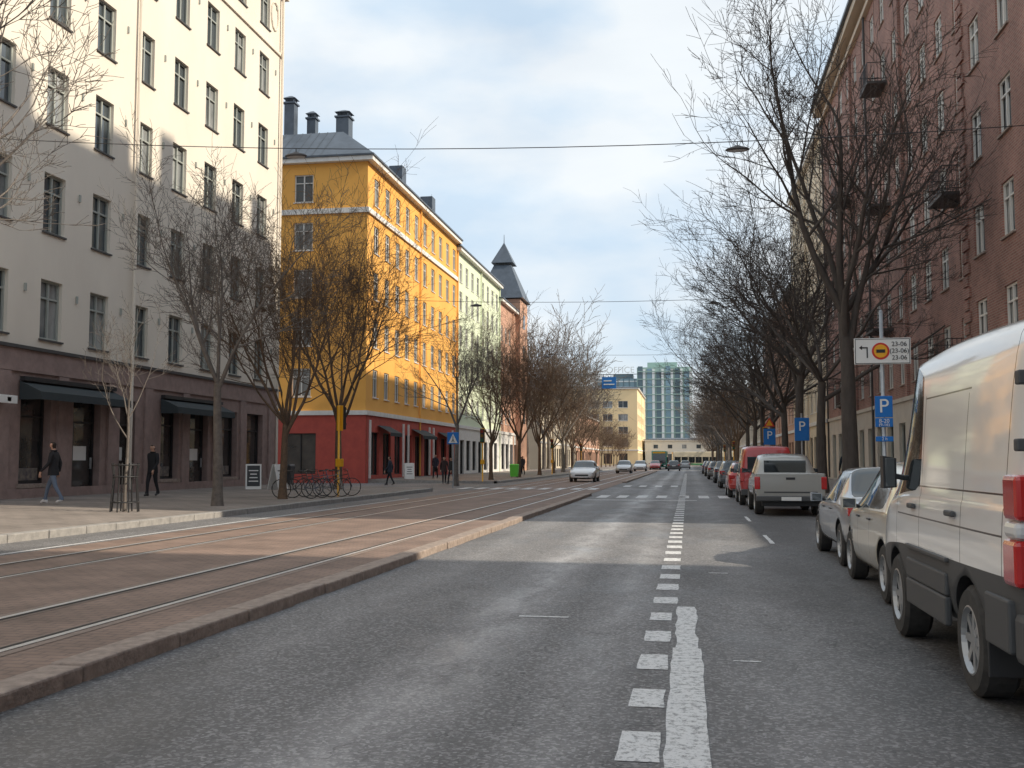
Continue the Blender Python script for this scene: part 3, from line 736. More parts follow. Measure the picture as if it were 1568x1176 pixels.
# ---- van
vp=carpaint('van_white_paint',(.84,.84,.83),[(2.45,.5,2.0),(3.35,.5,2.0),(1.2,.5,1.95),(.30,.6,2.3)],[(1.98,1.15,2.45),(1.30,.3,3.3),(1.06,.3,3.3)],rough=.3,grime=.4)
vst=[(0,.38,1.22,2.26,.95,.82,0,0),(.04,.36,1.23,2.35,.98,.85,0,0),(.5,.34,1.24,2.38,1.0,.87,0,0),(1.6,.32,1.24,2.40,1.0,.88,0,0),(2.5,.32,1.24,2.40,1.0,.88,1,0),(3.15,.32,1.22,2.32,1.0,.86,1,1),(3.65,.32,1.16,1.62,.99,.78,0,1),(3.85,.32,1.12,1.36,.98,.80,0,0),(4.2,.34,.98,1.14,.95,.74,0,0),(4.4,.36,.82,.92,.88,.66,0,0),(4.45,.40,.72,.80,.82,.6,0,0)]
def vanx(e):
    xb(e,'lower_cladding',[(-1.015,-.965,1.55,2.85,.36,.56,PLAST),(.965,1.015,1.55,2.85,.36,.56,PLAST),(-1.012,-.97,1.55,2.85,.565,.72,PLAST),(.97,1.012,1.55,2.85,.565,.72,PLAST),
        (-1.005,-.93,.12,.6,.42,.72,PLAST),(.93,1.005,.12,.6,.42,.72,PLAST)],.015)
    xb(e,'side_rail',[(-1.02,-.985,1.5,2.85,.80,.83,PLAST),(.985,1.02,1.5,2.85,.80,.83,PLAST)],.008)
    xb(e,'rear_bumper',[(-.98,.98,-.1,.12,.38,.66,PLAST)],.04)
    xb(e,'tail_lamps',[(-1.0,-.85,-.035,.22,.80,1.06,TAIL),(-.995,-.85,-.03,.20,1.065,1.16,LAMPW),(-.99,-.84,-.035,.22,1.165,1.42,TAIL),(.85,1.0,-.035,.22,.80,1.06,TAIL),(.85,.995,-.03,.20,1.065,1.16,LAMPW),(.84,.99,-.035,.22,1.165,1.42,TAIL)],.03)
    xb(e,'rear_door_hinges',[(-.95,-.86,-.03,.05,1.92,2.0,PLAST),(-.97,-.88,-.03,.04,1.55,1.62,PLAST),(.86,.95,-.03,.05,1.92,2.0,PLAST)],.01)
    xb(e,'rear_door_gap',[(-.008,.008,-.015,.0,.7,2.1,BLK),(-.3,.3,-.02,-.003,.78,.92,SWH)],.003)
    xb(e,'door_handles',[(-1.02,-.985,1.3,1.5,1.12,1.16,PLAST),(-1.02,-.985,2.56,2.74,1.12,1.16,PLAST)],.01)
    xb(e,'mudflap',[(-.98,-.72,.62,.65,.2,.5,BLK),(.72,.98,.62,.65,.2,.5,BLK)],.005)
    mirror(e,.97,3.3,1.4,BLK,.11,.28)
vehicle('white_cargo_van',(2.75,6.15,0),vst,vp,(1.05,3.40),.35,.23,low=PLAST,extras=vanx)

def carst(L,W,H,kind):
    h=W/2; r=h*.72
    if kind=='hatch':
        S=[(0,.40,.72,.80,.80,.70,0,0),(.012,.34,.80,.90,.92,.76,0,0),(.03,.30,.88,1.0,.97,.84,0,1),(.13,.26,.93,0,1.0,.94,0,0),(.20,.24,.93,0,1,1,1,0),(.40,.22,.92,0,1,1,1,0),(.415,.22,.92,0,1,1,1,0),(.58,.22,.90,0,1,1,1,1),(.76,.22,.86,.98,1,.88,0,0),(.90,.24,.76,.86,.95,.76,0,0),(.97,.28,.64,.72,.86,.66,0,0),(1,.34,.58,.62,.78,.6,0,0)]
    else:
        S=[(0,.40,.78,.86,.80,.70,0,0),(.01,.34,.84,.94,.92,.78,0,0),(.04,.30,.88,.99,.97,.86,0,0),(.14,.26,.90,1.02,1.0,.88,0,1),(.27,.24,.92,0,1.0,.97,1,0),(.34,.22,.92,0,1,1,1,0),(.44,.22,.91,0,1,1,1,0),(.455,.22,.91,0,1,1,1,0),(.56,.22,.90,0,1,1,1,1),(.73,.22,.86,.96,1,.86,0,0),(.90,.24,.76,.84,.95,.76,0,0),(.97,.28,.64,.72,.86,.66,0,0),(1,.34,.58,.62,.78,.6,0,0)]
    out=[]
    k=H/1.45
    for i,(t,z0,zb,zr,w,wf,sf,tf) in enumerate(S):
        if zr==0:
            zr=H-(0.05 if (t<.25 or t>.5) else 0); wr_=r*wf
        else: zr=zr*k; wr_=h*wf*.93
        out.append((t*L,z0*.9,zb*k,zr,h*w,wr_,sf,tf))
    return out
def carx(L,W,H,paint):
    h=W/2
    def f(e):
        k=H/1.45
        xb(e,'tail_lamps',[(-h*.96,-h*.66,-.012,.13,.76*k,.92*k,TAIL),(h*.66,h*.96,-.012,.13,.76*k,.92*k,TAIL)],.025)
        xb(e,'rear_bumper',[(-h*.93,h*.93,-.06,.1,.36,.56,paint),(-h*.8,h*.8,-.065,.0,.27,.355,PLAST)],.03)
        xb(e,'number_plate',[(-.26,.26,-.02,0,.66*k,.77*k,SWH)],.004)
        xb(e,'head_lamps',[(-h*.86,-h*.5,L-.15,L-.012,.56,.68,LAMPW),(h*.5,h*.86,L-.15,L-.012,.56,.68,LAMPW),(-h*.5,h*.5,L-.1,L+.012,.42,.54,BLK)],.03)
        xb(e,'door_handles',[(-h-.008,-h*.965,L*.37,L*.37+.16,.80*k,.82*k,BLK),(-h-.008,-h*.965,L*.57,L*.57+.16,.80*k,.82*k,BLK)],.006)
        mirror(e,h*.95,L*.66,.95*k,paint)
        mb=MB(); mb.poly([(h*.3,-.03,.28),(h*.3,.15,.28)],[.03,.03],8,GALV,True); mb.build('exhaust',e)
    return f
def car(name,x,y,L,W,H,c,kind='hatch',metal=.5,rot=0,wr=.31,sub=2):
    p=carpaint(name+'_paint',c,[(L*.40,.3,.95),(L*.61,.3,.95)] ,[],metal,.28)
    return vehicle(name,(x,y,0),carst(L,W,H,kind),p,(L*.19,L*.81),wr,.2,rot,extras=carx(L,W,H,p),sub=sub)
car('parked_hatchback',2.0+.85,10.95,3.75,1.70,1.50,(.66,.62,.52),metal=.3)
car('parked_sedan',2.1+.86,14.85,4.1,1.72,1.40,(.40,.43,.47),'sedan',.4)
car('parked_red_car',2.42,43,4.0,1.72,1.45,(.55,.03,.02),'hatch',.0)
car('parked_dark_car',2.55,70,4.3,1.78,1.46,(.03,.035,.045),'sedan',.4)
car('parked_grey_car',2.5,57,4.2,1.75,1.5,(.10,.11,.12),'hatch',.4)
car('parked_dark_car',2.4,84,4.3,1.78,1.46,(.2,.2,.2),'hatch',.4,sub=1)
car('parked_dark_car',2.4,100,4.3,1.78,1.46,(.03,.035,.045),'hatch',.4,sub=1)
car('parked_dark_car',2.4,118,4.3,1.78,1.46,(.05,.05,.12),'hatch',.4,sub=1)
car('white_oncoming_car',-7.2,76,4.4,1.85,1.5,(.82,.82,.82),'sedan',0,R(180))
car('silver_oncoming_car',-7.3,124,4.3,1.8,1.5,(.5,.5,.52),'sedan',.2,R(180),sub=1)
car('white_distant_car',-6.6,150,4.3,1.8,1.5,(.75,.75,.75),'hatch',0,R(180),sub=1)
car('red_distant_car',-5.2,172,4.3,1.8,1.5,(.5,.03,.03),'hatch',0,R(180),sub=1)
car('dark_distant_car',-2,150,4.3,1.8,1.5,(.05,.05,.06),'hatch',0,sub=1)
car('silver_distant_car',-.5,185,4.3,1.8,1.5,(.5,.5,.5),'hatch',0,sub=1)
rp=carpaint('red_van_paint',(.45,.025,.025),[(1.6,.3,1.1),(3.0,.3,1.1)],[],0,.3)
def redx(e):
    xb(e,'tail_lamps',[(-.9,-.76,-.015,.1,.8,1.25,TAIL),(.76,.9,-.015,.1,.8,1.25,TAIL)],.02)
    xb(e,'rear_bumper',[(-.88,.88,-.07,.1,.34,.55,PLAST)],.03); xb(e,'number_plate',[(-.26,.26,-.02,0,.7,.82,SWH)],.004)
    xb(e,'rear_window',[(-.66,.66,-.03,.03,1.12,1.62,CGL)],.01); mirror(e,.9,3.1,1.15,BLK)
vehicle('parked_red_van',(2.60,35.6,0),[(0,.38,1.05,1.85,.84,.72,0,0),(.05,.34,1.07,1.95,.90,.76,0,0),(.4,.3,1.07,2.0,.92,.78,1,0),(1.6,.28,1.07,2.0,.92,.78,1,0),(2.6,.28,1.05,1.95,.92,.77,1,1),(3.4,.28,1.0,1.15,.91,.72,0,0),(4.0,.3,.85,.95,.86,.65,0,0),(4.25,.36,.66,.74,.78,.6,0,0)],rp,(.8,3.4),.32,.2,extras=redx)
pp=carpaint('pickup_silver_paint',(.40,.39,.36),[(1.72,.4,1.1),(2.75,.4,1.1)],[],.4,.35)
def pickx(e):
    mb=MB()
    mb.box(-.93,-.84,.06,1.66,.80,1.14,pp);mb.box(.84,.93,.06,1.66,.80,1.14,pp);mb.box(-.9,.9,-.05,.055,.50,1.15,pp)
    mb.build('bed_walls',e,bevel=.02)
    xb(e,'tailgate_panel',[(-.7,.7,-.056,-.052,.62,.66,PLAST),(-.12,.12,-.066,-.052,.98,1.04,BLK)],.002)
    xb(e,'tail_lamps',[(-.95,-.80,-.07,.12,.72,1.06,TAIL),(.80,.95,-.07,.12,.72,1.06,TAIL)],.02)
    xb(e,'rear_bumper',[(-.92,.92,-.2,-.06,.40,.54,PLAST)],.03)
    xb(e,'number_plate',[(-.26,.26,-.215,-.202,.42,.52,SWH)],.003)
    xb(e,'underbody',[(-.75,.75,.1,.25,.26,.5,BLK),(-.6,.6,.3,4.4,.3,.45,BLK)],.01)
    xb(e,'rear_window',[(-.58,.58,1.60,1.74,1.16,1.50,CGL)],.01)
    mirror(e,.92,3.3,1.2,BLK)
vehicle('parked_pickup_truck',(2.72,29.2,0),[(0,.5,.72,.78,.86,.80,0,0),(.05,.46,.76,.80,.91,.84,0,0),(1.6,.42,.78,.82,.92,.86,0,0),(1.66,.42,1.05,1.4,.92,.72,0,0),(1.75,.42,1.08,1.64,.92,.69,1,0),(2.6,.40,1.08,1.72,.92,.70,1,0),(3.0,.40,1.06,1.68,.92,.69,1,1),(3.6,.40,1.02,1.16,.92,.78,0,0),(4.6,.42,.95,1.05,.90,.76,0,0),(4.85,.46,.8,.88,.84,.7,0,0)],pp,(.95,3.95),.36,.24,extras=pickx)
def boxcar(name,x,y,L,W,H,c,strip,win_h=(.95,2.3),rot=0):
    e=empty(name); e.location=(x,y,0); e.rotation_euler=(0,0,rot); p=mat(name+'_paint',c,.3)
    mb=MB(); mb.box(-W/2,W/2,0,L,.35,H,p); mb.build('body',e,bevel=.15)
    mb=MB()
    n=int(L/1.6)
    for i in range(n):
        for s in (-1,1):
            x0,x1=sorted((s*(W/2+.003),s*(W/2+.02))); mb.box(x0,x1,.4+i*1.6,.4+i*1.6+1.4,*win_h,CGL)
    for yy in ((-.02,-.003),(L+.003,L+.02)):
        mb.box(-W/2+.15,W/2-.15,*yy,win_h[0],H-.5,CGL); mb.box(-W/2+.2,W/2-.2,*yy,H-.42,H-.15,SYEL)
        for s in (-1,1):
            x0,x1=sorted((s*(W/2-.15),s*(W/2-.5))); mb.box(x0,x1,yy[0],yy[1],.55,.75,LAMPW)
    mb.box(-W/2-.02,W/2+.02,0,L,.5,.8,mat(name+'_strip',strip,.4)); mb.build('windows',e)
    if 'wheel' not in WH: WH['wheel']=wheelmesh(.45,.28)
    for yy in (2,L-2.4):
        for s in (-1,1):
            w=bpy.data.objects.new('wheel',WH['wheel']); col.objects.link(w); w.parent=e; w.location=(s*(W/2-.15),yy,.45)
boxcar('city_bus',-4.8,178,12,2.5,3.1,(.06,.30,.22),(.03,.03,.03))
boxcar('tram',-3.6,245,20,2.4,3.5,(.68,.60,.44),(.05,.28,.12),rot=R(-82))

# ------------------------------------------------------------------ people
def person(name,loc,rot,coat,trous,shoe,hairc,H=1.75,stride=.22,armswing=.16):
    e=empty(name); e.location=loc; e.rotation_euler=(0,0,rot); k=H/1.75; e.scale=(k,k,k)
    V=[];E=[];Rr=[]
    def a(p,r,par=None):
        V.append(p); Rr.append(r if isinstance(r,tuple) else (r,r))
        if par is not None: E.append((par,len(V)-1))
        return len(V)-1
    pel=a((0,0,.96),(.155,.115)); sp=a((0,.0,1.12),(.145,.11),pel); ch=a((0,.0,1.30),(.17,.12),sp); nb=a((0,0,1.45),(.08,.07),ch)
    nk=a((0,.01,1.52),(.055,.055),nb); hd=a((0,.03,1.60),(.07,.08),nk); hm=a((0,.03,1.66),(.078,.095),hd); ht=a((0,.02,1.73),(.06,.07),hm)
    a((0,.135,1.635),.014,hm)
    for s in (-1,1): a((s*.095,.02,1.64),.016,hm)
    for s in (-1,1):
        sh=a((s*.17,0,1.41),(.07,.065),ch); sw=armswing*s
        el=a((s*.225,-.03-sw*.4,1.14),(.052,.052),sh); wr=a((s*.225,.05-sw*1.0+.04,.92),(.033,.033),el)
        pm=a((s*.22,.08-sw*1.0+.04,.84),(.028,.036),wr)
        for j in range(4):
            a((s*(.222+.0),.05+.022*j-sw*1.0+.03,.785-(.008 if j in(1,2) else 0)),.010,pm); a((s*.205,.055+.022*j-sw+.035,.745-(.01 if j in (1,2) else 0)),.008,len(V)-1)
        a((s*.19,.13-sw+.02,.82),.010,pm)
        d=stride*s
        hp=a((s*.09,0,.88),(.095,.10),pel); kn=a((s*.10,d*.55+.04,.50),(.062,.065),hp)
        an=a((s*.10,d-.05*(1 if s<0 else 0),.10+(.05 if s<0 else 0)),(.04,.045),kn); 
        a((s*.11,d+.13,.045+(.01 if s<0 else 0)),(.04,.032),an)
        a((s*.10,d-.08,.05+(.07 if s<0 else 0)),(.035,.035),an)
    me=bpy.data.meshes.new('body'); me.from_pydata(V,E,[]); o=bpy.data.objects.new('body',me); col.objects.link(o)
    sk=o.modifiers.new('skin','SKIN')
    for i,sv in enumerate(me.skin_vertices[0].data): sv.radius=Rr[i]; sv.use_root=(i==0)
    sk.use_smooth_shade=True
    s2=o.modifiers.new('s','SUBSURF'); s2.levels=2; s2.render_levels=2
    bpy.context.view_layer.update(); dg=bpy.context.evaluated_depsgraph_get(); nm=bpy.data.meshes.new_from_object(o.evaluated_get(dg)); o.modifiers.clear(); o.data=nm
    nm.materials.clear()
    key=lambda c:'%d_%d_%d'%tuple(int(q*255) for q in c)
    for m in (mat('skin',(.50,.30,.22),.6),mat('cloth_'+key(coat),coat,.9),mat('trouser_'+key(trous),trous,.9),mat('shoe_'+key(shoe),shoe,.6),mat('hair_'+key(hairc),hairc,.9)): nm.materials.append(m)
    for p in nm.polygons:
        c=p.center; k=1
        if c.z>1.48:
            k=0
            if c.z>1.685 or (c.y<.02 and c.z>1.54 ): k=4
        elif c.z<.125: k=3
        elif c.z<.84 and abs(c.x)<.19: k=2
        elif c.z<.90 and abs(c.x)>.17: k=0
        p.material_index=k; p.use_smooth=True
    o.parent=e
    mb=MB()
    for s in (-1,1): mb.poly([(s*.03,.118,1.665),(s*.03,.124,1.665)],[.009,.006],6,BLK,True)
    mb.poly([(-.022,.118,1.59),(.022,.118,1.59)],[.006,.006],5,mat('lips',(.35,.12,.1),.6),True)
    mb.build('face',e,smooth=True)
    mb=MB(); cm=nm.materials[1]
    z0,z1,r0,r1=.80,1.0,.185,.17
    for i in range(20):
        t0=2*math.pi*i/20;t1=2*math.pi*(i+1)/20
        mb.face([(r0*math.cos(t0),r0*.8*math.sin(t0),z0),(r0*math.cos(t1),r0*.8*math.sin(t1),z0),(r1*math.cos(t1),r1*.78*math.sin(t1),z1),(r1*math.cos(t0),r1*.78*math.sin(t0),z1)],cm)
    mb.poly([(.075*math.cos(i*.63),.01+.075*math.sin(i*.63),1.485) for i in range(11)],[.025]*11,6,cm)
    mb.build('coat_hem',e,smooth=True)
    return e
BL=(.018,.018,.022)
person('pedestrian',(-17.9,27.4,.248),R(100),BL,(.13,.17,.24),(.7,.7,.7),(.03,.02,.015),1.80,.26)
person('pedestrian',(-18.1,33.4,.252),R(170),BL,BL,(.05,.05,.05),(.02,.015,.01),1.80,.14)
person('pedestrian',(-17.7,72.5,.2),R(180),(.03,.03,.05),BL,(.1,.1,.1),(.03,.02,.015),1.75,.2)
person('pedestrian',(-14.6,64,.0),R(150),(.02,.02,.02),BL,(.1,.1,.1),(.03,.02,.015),1.7,.2)
person('pedestrian',(-15.2,64.6,.0),R(200),(.05,.03,.03),BL,(.1,.1,.1),(.03,.02,.015),1.75,.2)
person('pedestrian',(6.3,44,.155),R(0),(.02,.03,.04),BL,(.1,.1,.1),(.03,.02,.015),1.8,.2)
person('pedestrian',(-14.5,92,.16),R(170),(.04,.04,.05),BL,(.1,.1,.1),(.03,.02,.015),1.75,.2)
person('pedestrian',(-15.6,98,.16),R(10),(.3,.03,.03),BL,(.1,.1,.1),(.03,.02,.015),1.7,.2)
person('pedestrian',(-17.4,60,.0),R(90),(.03,.04,.06),BL,(.1,.1,.1),(.03,.02,.015),1.75,.24)

# ------------------------------------------------------------------ street furniture
def disc(mb,c,r,y0,y1,m,k=28):
    P0=[(c[0]+r*math.cos(2*math.pi*i/k),y0,c[1]+r*math.sin(2*math.pi*i/k)) for i in range(k)]; P1=[(p[0],y1,p[2]) for p in P0]
    mb.face(P0,m); mb.face(P1,m)
    for i in range(k): mb.face([P0[i],P0[(i+1)%k],P1[(i+1)%k],P1[i]],m)
RF=(R(90),0,0)
def parking_sign():
    e=empty('parking_sign',(4.55,25.7,.16)); mb=MB()
    mb.poly([(0,0,0),(0,0,4.85)],[.045,.045],12,GALV,True); mb.poly([(0,0,4.85),(0,0,4.9)],[.05,.02],12,GALV,True); mb.build('pole',e,smooth=True)
    mb=MB(); mb.box(-.64,.64,-.075,-.05,3.60,4.22,SWH); mb.build('sign_board',e,bevel=.01)
    mb=MB(); 
    for b in ((-.62,.62,-.079,-.076,3.615,3.63,BLK),(-.62,.62,-.079,-.076,4.19,4.205,BLK),(-.62,-.605,-.079,-.076,3.631,4.189,BLK),(.605,.62,-.079,-.076,3.631,4.189,BLK)): mb.box(*b)
    mb.box(-.36,-.33,-.08,-.076,3.75,3.98,BLK); mb.box(-.48,-.3301,-.081,-.0765,3.98,4.01,BLK); mb.face([(-.53,-.081,3.995),(-.46,-.081,4.05),(-.46,-.081,3.94)],BLK)
    disc(mb,(-.04,3.91),.2,-.082,-.076,SRED); disc(mb,(-.04,3.91),.155,-.086,-.0825,SYEL)
    mb.box(-.14,.06,-.09,-.0865,3.87,3.95,BLK)
    mb.build('sign_symbols',e)
    for i,t in enumerate(('23-06','(23-06)','23-06')): text(None,t,.15,(.38,-.082,4.07-.16*i),RF,BLK,e,'sign_text')
    mb=MB(); mb.box(-.2,.2,-.075,-.05,2.35,2.85,BLUE); mb.box(-.2,.2,-.075,-.05,2.12,2.33,BLUE); mb.box(-.2,.2,-.075,-.05,1.78,1.90,BLUE); mb.build('parking_plates',e,bevel=.015)
    text(None,'P',.46,(0,-.08,2.60),RF,SWH,e,'sign_letter'); text(None,'8-20',.13,(0,-.08,2.26),RF,SWH,e,'sign_text'); text(None,'(9-16)',.1,(0,-.08,2.17),RF,SWH,e,'sign_text'); text(None,'2 h',.1,(0,-.08,1.84),RF,SWH,e,'sign_text')
parking_sign()
def psign(x,y,zc,w,h,letter='P',extra=False,ph=3.2,name='parking_sign'):
    e=empty(name,(x,y,.15)); mb=MB(); mb.poly([(0,0,0),(0,0,ph)],[.04,.04],8,GALV,True); mb.build('pole',e)
    mb=MB(); mb.box(-w/2,w/2,-.07,-.045,zc-h/2,zc+h/2,BLUE); mb.build('plate',e,bevel=.015)
    if letter: text(None,letter,w*.95,(0,-.075,zc+(h-w)/2*.6),RF,SWH,e,'sign_letter')
    if extra:
        mb=MB(); z=zc+h/2+.38; mb.face([(-.32,-.06,z-.25),(.32,-.06,z-.25),(0,-.06,z+.3)],SRED); mb.face([(-.2,-.065,z-.19),(.2,-.065,z-.19),(0,-.065,z+.17)],SYEL); mb.build('warning_triangle',e)
psign(4.8,64,2.75,.7,.95,'P',True,4.0)
psign(4.9,47,2.7,.62,1.0,'P',False,3.4)
def pedsign(x,y,z0,name='pedestrian_crossing_sign'):
    e=empty(name,(x,y,z0)); mb=MB(); mb.poly([(0,0,0),(0,0,3.1)],[.04,.04],8,GALV,True); mb.build('pole',e)
    mb=MB(); mb.box(-.33,.33,-.07,-.045,2.4,3.06,BLUE); mb.build('plate',e,bevel=.01)
    mb=MB(); mb.face([(-.26,-.075,2.47),(.26,-.075,2.47),(0,-.075,2.98)],SWH); mb.poly([(0,-.08,2.85),(0,-.08,2.68),(-.07,-.08,2.52)],[.02]*3,5,BLK);mb.poly([(0,-.08,2.68),(.07,-.08,2.52)],[.02]*2,5,BLK); mb.build('symbol',e)
pedsign(-12.9,57,.0)
def tlight(x,y,z,rot=0):
    e=empty('traffic_light',(x,y,z)); e.rotation_euler=(0,0,rot); mb=MB(); mb.poly([(0,0,0),(0,0,3.4)],[.045,.04],10,SYEL,True); mb.build('pole',e,smooth=True)
    mb=MB(); mb.box(-.13,.13,-.25,-.06,2.5,3.35,BLK); mb.box(-.15,.15,-.055,-.045,2.45,3.4,SYEL); mb.build('housing',e,bevel=.02)
    mb=MB()
    for i,m in enumerate((mat('lamp_green_off',(.02,.12,.06),.3),mat('lamp_amber_off',(.2,.1,.01),.3),mat('lamp_red_off',(.25,.02,.01),.3))):
        disc(mb,(0,2.64+i*.28),.1,-.27,-.253,m); mb.poly([(.12*math.cos(t),-.32,2.64+i*.28+.12*math.sin(t)) for t in [0.2+j*.3 for j in range(10)]],[.015]*10,4,BLK)
    mb.build('lenses',e)
    mb=MB(); mb.box(-.12,.12,-.16,.05,1.1,1.4,SYEL); mb.build('button_box',e,bevel=.02)
tlight(-12.9,37.6,.16,R(160)); tlight(-13.0,66,.15); tlight(4.7,66,.15)
for i in range(4):
    tlight((-12.9,4.8)[i%2],100+i*14,.15)
e=empty('direction_sign'); mb=MB()
mb.box(-9.5,-7.9,117.9,118,9.6,10.9,BLUE); mb.box(-9.3,-8.1,117.85,117.89,10.0,10.12,SWH); mb.box(-9.3,-8.4,117.85,117.89,10.4,10.52,SWH); mb.poly([(-20.5,118,11.2),(10.8,118,11.2)],[.03,.03],5,BLK)
for x in (-9.3,-8.1): mb.poly([(x,117.95,10.9),(x,118,11.2)],[.03,.03],5,BLK)
mb.build('panel',e)
def aboard(x,y,z,rot,m,arch):
    e=empty('sandwich_board_sign',(x,y,z)); e.rotation_euler=(0,0,rot); mb=MB()
    for s in (-1,1):
        y0=s*.28;yt=s*.03
        def P(u,t,o=0): return (u,y0+(yt-y0)*t+s*o,t*1.08+.02)
        mb.hexa([P(-.33,0),P(.33,0),P(.33,0,.03),P(-.33,0,.03),P(-.33,1),P(.33,1),P(.33,1,.03),P(-.33,1,.03)],m)
        mb.hexa([P(-.27,.12,.034),P(.27,.12,.034),P(.27,.12,.04),P(-.27,.12,.04),P(-.27,.94,.034),P(.27,.94,.034),P(.27,.94,.04),P(-.27,.94,.04)],arch)
        for j in range(4): 
            t=.3+.14*j; w=.2-.03*(j%3); mb.hexa([P(-w,t,.042),P(w,t,.042),P(w,t,.045),P(-w,t,.045),P(-w,t+.04,.042),P(w,t+.04,.042),P(w,t+.04,.045),P(-w,t+.04,.045)],BLK if arch is SWH else SWH)
    mb.build('boards',e)
aboard(-18.6,43.0,.24,R(25),SWH,mat('chalkboard',(.05,.055,.06),.7)); aboard(-17.4,42.8,.235,R(75),SWH,SWH); aboard(-18.8,69.5,.22,R(20),SWH,SWH)
e=empty('tree_guard',(-14.3,25,.18)); mb=MB()
for i in range(8):
    t=2*math.pi*i/8; mb.poly([(.36*math.cos(t),.36*math.sin(t),0),(.30*math.cos(t),.30*math.sin(t),.9),(.34*math.cos(t),.34*math.sin(t),1.25)],[.02]*3,5,BLK)
for z,r in ((.25,.345),(.9,.305),(1.2,.335)): mb.poly([(r*math.cos(2*math.pi*i/16),r*math.sin(2*math.pi*i/16),z) for i in range(17)],[.018]*17,5,BLK)
mb.build('bars',e,smooth=True)
def bike(x,y,z,rot,lean,c,nm):
    e=empty('parked_bicycle',(x,y,z)); e.rotation_euler=(lean,0,rot); mb=MB(); fm=mat(nm,c,.35)
    for cx in (-.52,.52):
        mb.poly([(cx+.33*math.cos(2*math.pi*i/24),0,.34+.33*math.sin(2*math.pi*i/24)) for i in range(25)],[.018]*25,6,TYRE)
        for i in range(8):
            t=math.pi*i/8; mb.poly([(cx-.31*math.cos(t),0,.34-.31*math.sin(t)),(cx+.31*math.cos(t),0,.34+.31*math.sin(t))],[.003]*2,3,GALV)
    T=lambda a,b,r=.016,m=fm: mb.poly([a,b],[r,r],6,m,True)
    bb=(-.08,0,.30);st=(-.2,0,.82);hd=(.36,0,.82)
    T(bb,st);T(bb,(.38,0,.72));T((-.17,0,.72),hd);T((-.52,0,.34),bb);T((-.52,0,.34),(-.17,0,.74),.01);T((.52,0,.34),(.34,0,.95),.015)
    T((.34,-.28,.98),(.34,.28,.98),.013,BLK);T((.30,-.28,.98),(.2,-.3,.97),.018,BLK);T((.30,.28,.98),(.2,.3,.97),.018,BLK)
    T(st,(-.22,0,.93),.013,BLK); mb.hexa([(-.36,-.08,.93),(-.08,-.03,.94),(-.08,.03,.94),(-.36,.08,.93),(-.34,-.06,.98),(-.1,-.02,.97),(-.1,.02,.97),(-.34,.06,.98)],BLK)
    T((-.08,-.1,.3),(-.08,.1,.3),.012,GALV);T((-.08,.1,.3),(.04,.12,.2),.01,BLK)
    mb.build('frame',e,smooth=True)
for i,(c) in enumerate([(.03,.03,.03),(.06,.06,.06),(.03,.05,.1),(.2,.2,.2),(.02,.02,.02)]):
    bike(-13.5+.12*i,34.9+i*.75,.17,R(8+14*math.sin(i*2)),R(6*(-1)**i),c,'bicycle_paint_%d'%i)
def bin_(x,y,z,c,name):
    e=empty(name,(x,y,z)); m=mat(name+'_c',c,.5); mb=MB()
    mb.hexa([(-.28,-.25,.06),(.28,-.25,.06),(.28,.25,.06),(-.28,.25,.06),(-.34,-.32,.95),(.34,-.32,.95),(.34,.32,.95),(-.34,.32,.95)],m)
    mb.hexa([(-.36,-.36,.955),(.36,-.36,.955),(.36,.34,.955),(-.36,.34,.955),(-.3,-.28,1.06),(.3,-.28,1.06),(.3,.3,1.06),(-.3,.3,1.06)],m)
    mb.build('tub',e,bevel=.02); mb=MB(); 
    for s in (-1,1): mb.poly([(s*.2,.3,.08),(s*.27,.3,.08)],[.08,.08],10,BLK,True)
    mb.build('wheels',e)
bin_(-13.6,82,.15,(.15,.7,.08),'green_litter_bin'); bin_(-19.8,49.8,.25,(.05,.05,.055),'dark_litter_bin')
def span(y,zl,zr_,lamps,sag=.5):
    mb=MB(); P=[]
    for i in range(17):
        t=i/16; x=-21+t*31.3; P.append((x,y,zl*(1-t)+zr_*t-sag*4*t*(1-t)))
    e=empty('span_wire'); mb.poly(P,[.012]*17,4,BLK); mb.build('wire',e)
    for x in lamps:
        t=(x+21)/31.3; z=zl*(1-t)+zr_*t-sag*4*t*(1-t)
        l=empty('hanging_street_lamp',(x,y,z)); l.scale=(.66,.66,.66); mb=MB()
        mb.poly([(0,0,0),(0,0,-.2)],[.02,.02],6,BLK)
        pr=[(0,-.15,.05),(0,-.20,.14),(0,-.26,.30),(0,-.32,.36),(0,-.37,.30)]
        k=16
        rings=[[(r*1.35*math.cos(2*math.pi*i/k),r*.7*math.sin(2*math.pi*i/k),z_) for i in range(k)] for _,z_,r in pr]
        for a in range(len(rings)-1):
            for i in range(k): mb.face([rings[a][i],rings[a][(i+1)%k],rings[a+1][(i+1)%k],rings[a+1][i]],DARKM)
        mb.face(rings[-1],LAMPW); mb.face(rings[0],DARKM)
        mb.build('lamp_head',l,smooth=True)
span(27,11.0,9.8,(-10.6,1.35),.55); span(54,10.5,10,(-11,1.4),.5); span(82,10.5,10,(-11,1.4),.5)
e=empty('tram_contact_wires'); mb=MB()
for x in (-5.85,-9.15): mb.poly([(x,y,5.9+.05*math.sin(y)) for y in range(45,290,25)],[.008]*10,3,BLK)
mb.build('wires',e)
e=empty('wall_sign'); mb=MB(); mb.box(-20.85,-20.5,28.9,29.1,3.3,3.45,SWH); mb.box(-20.55,-20.5,28.5,29.4,3.25,3.5,SWH); mb.build('panel',e,bevel=.01)

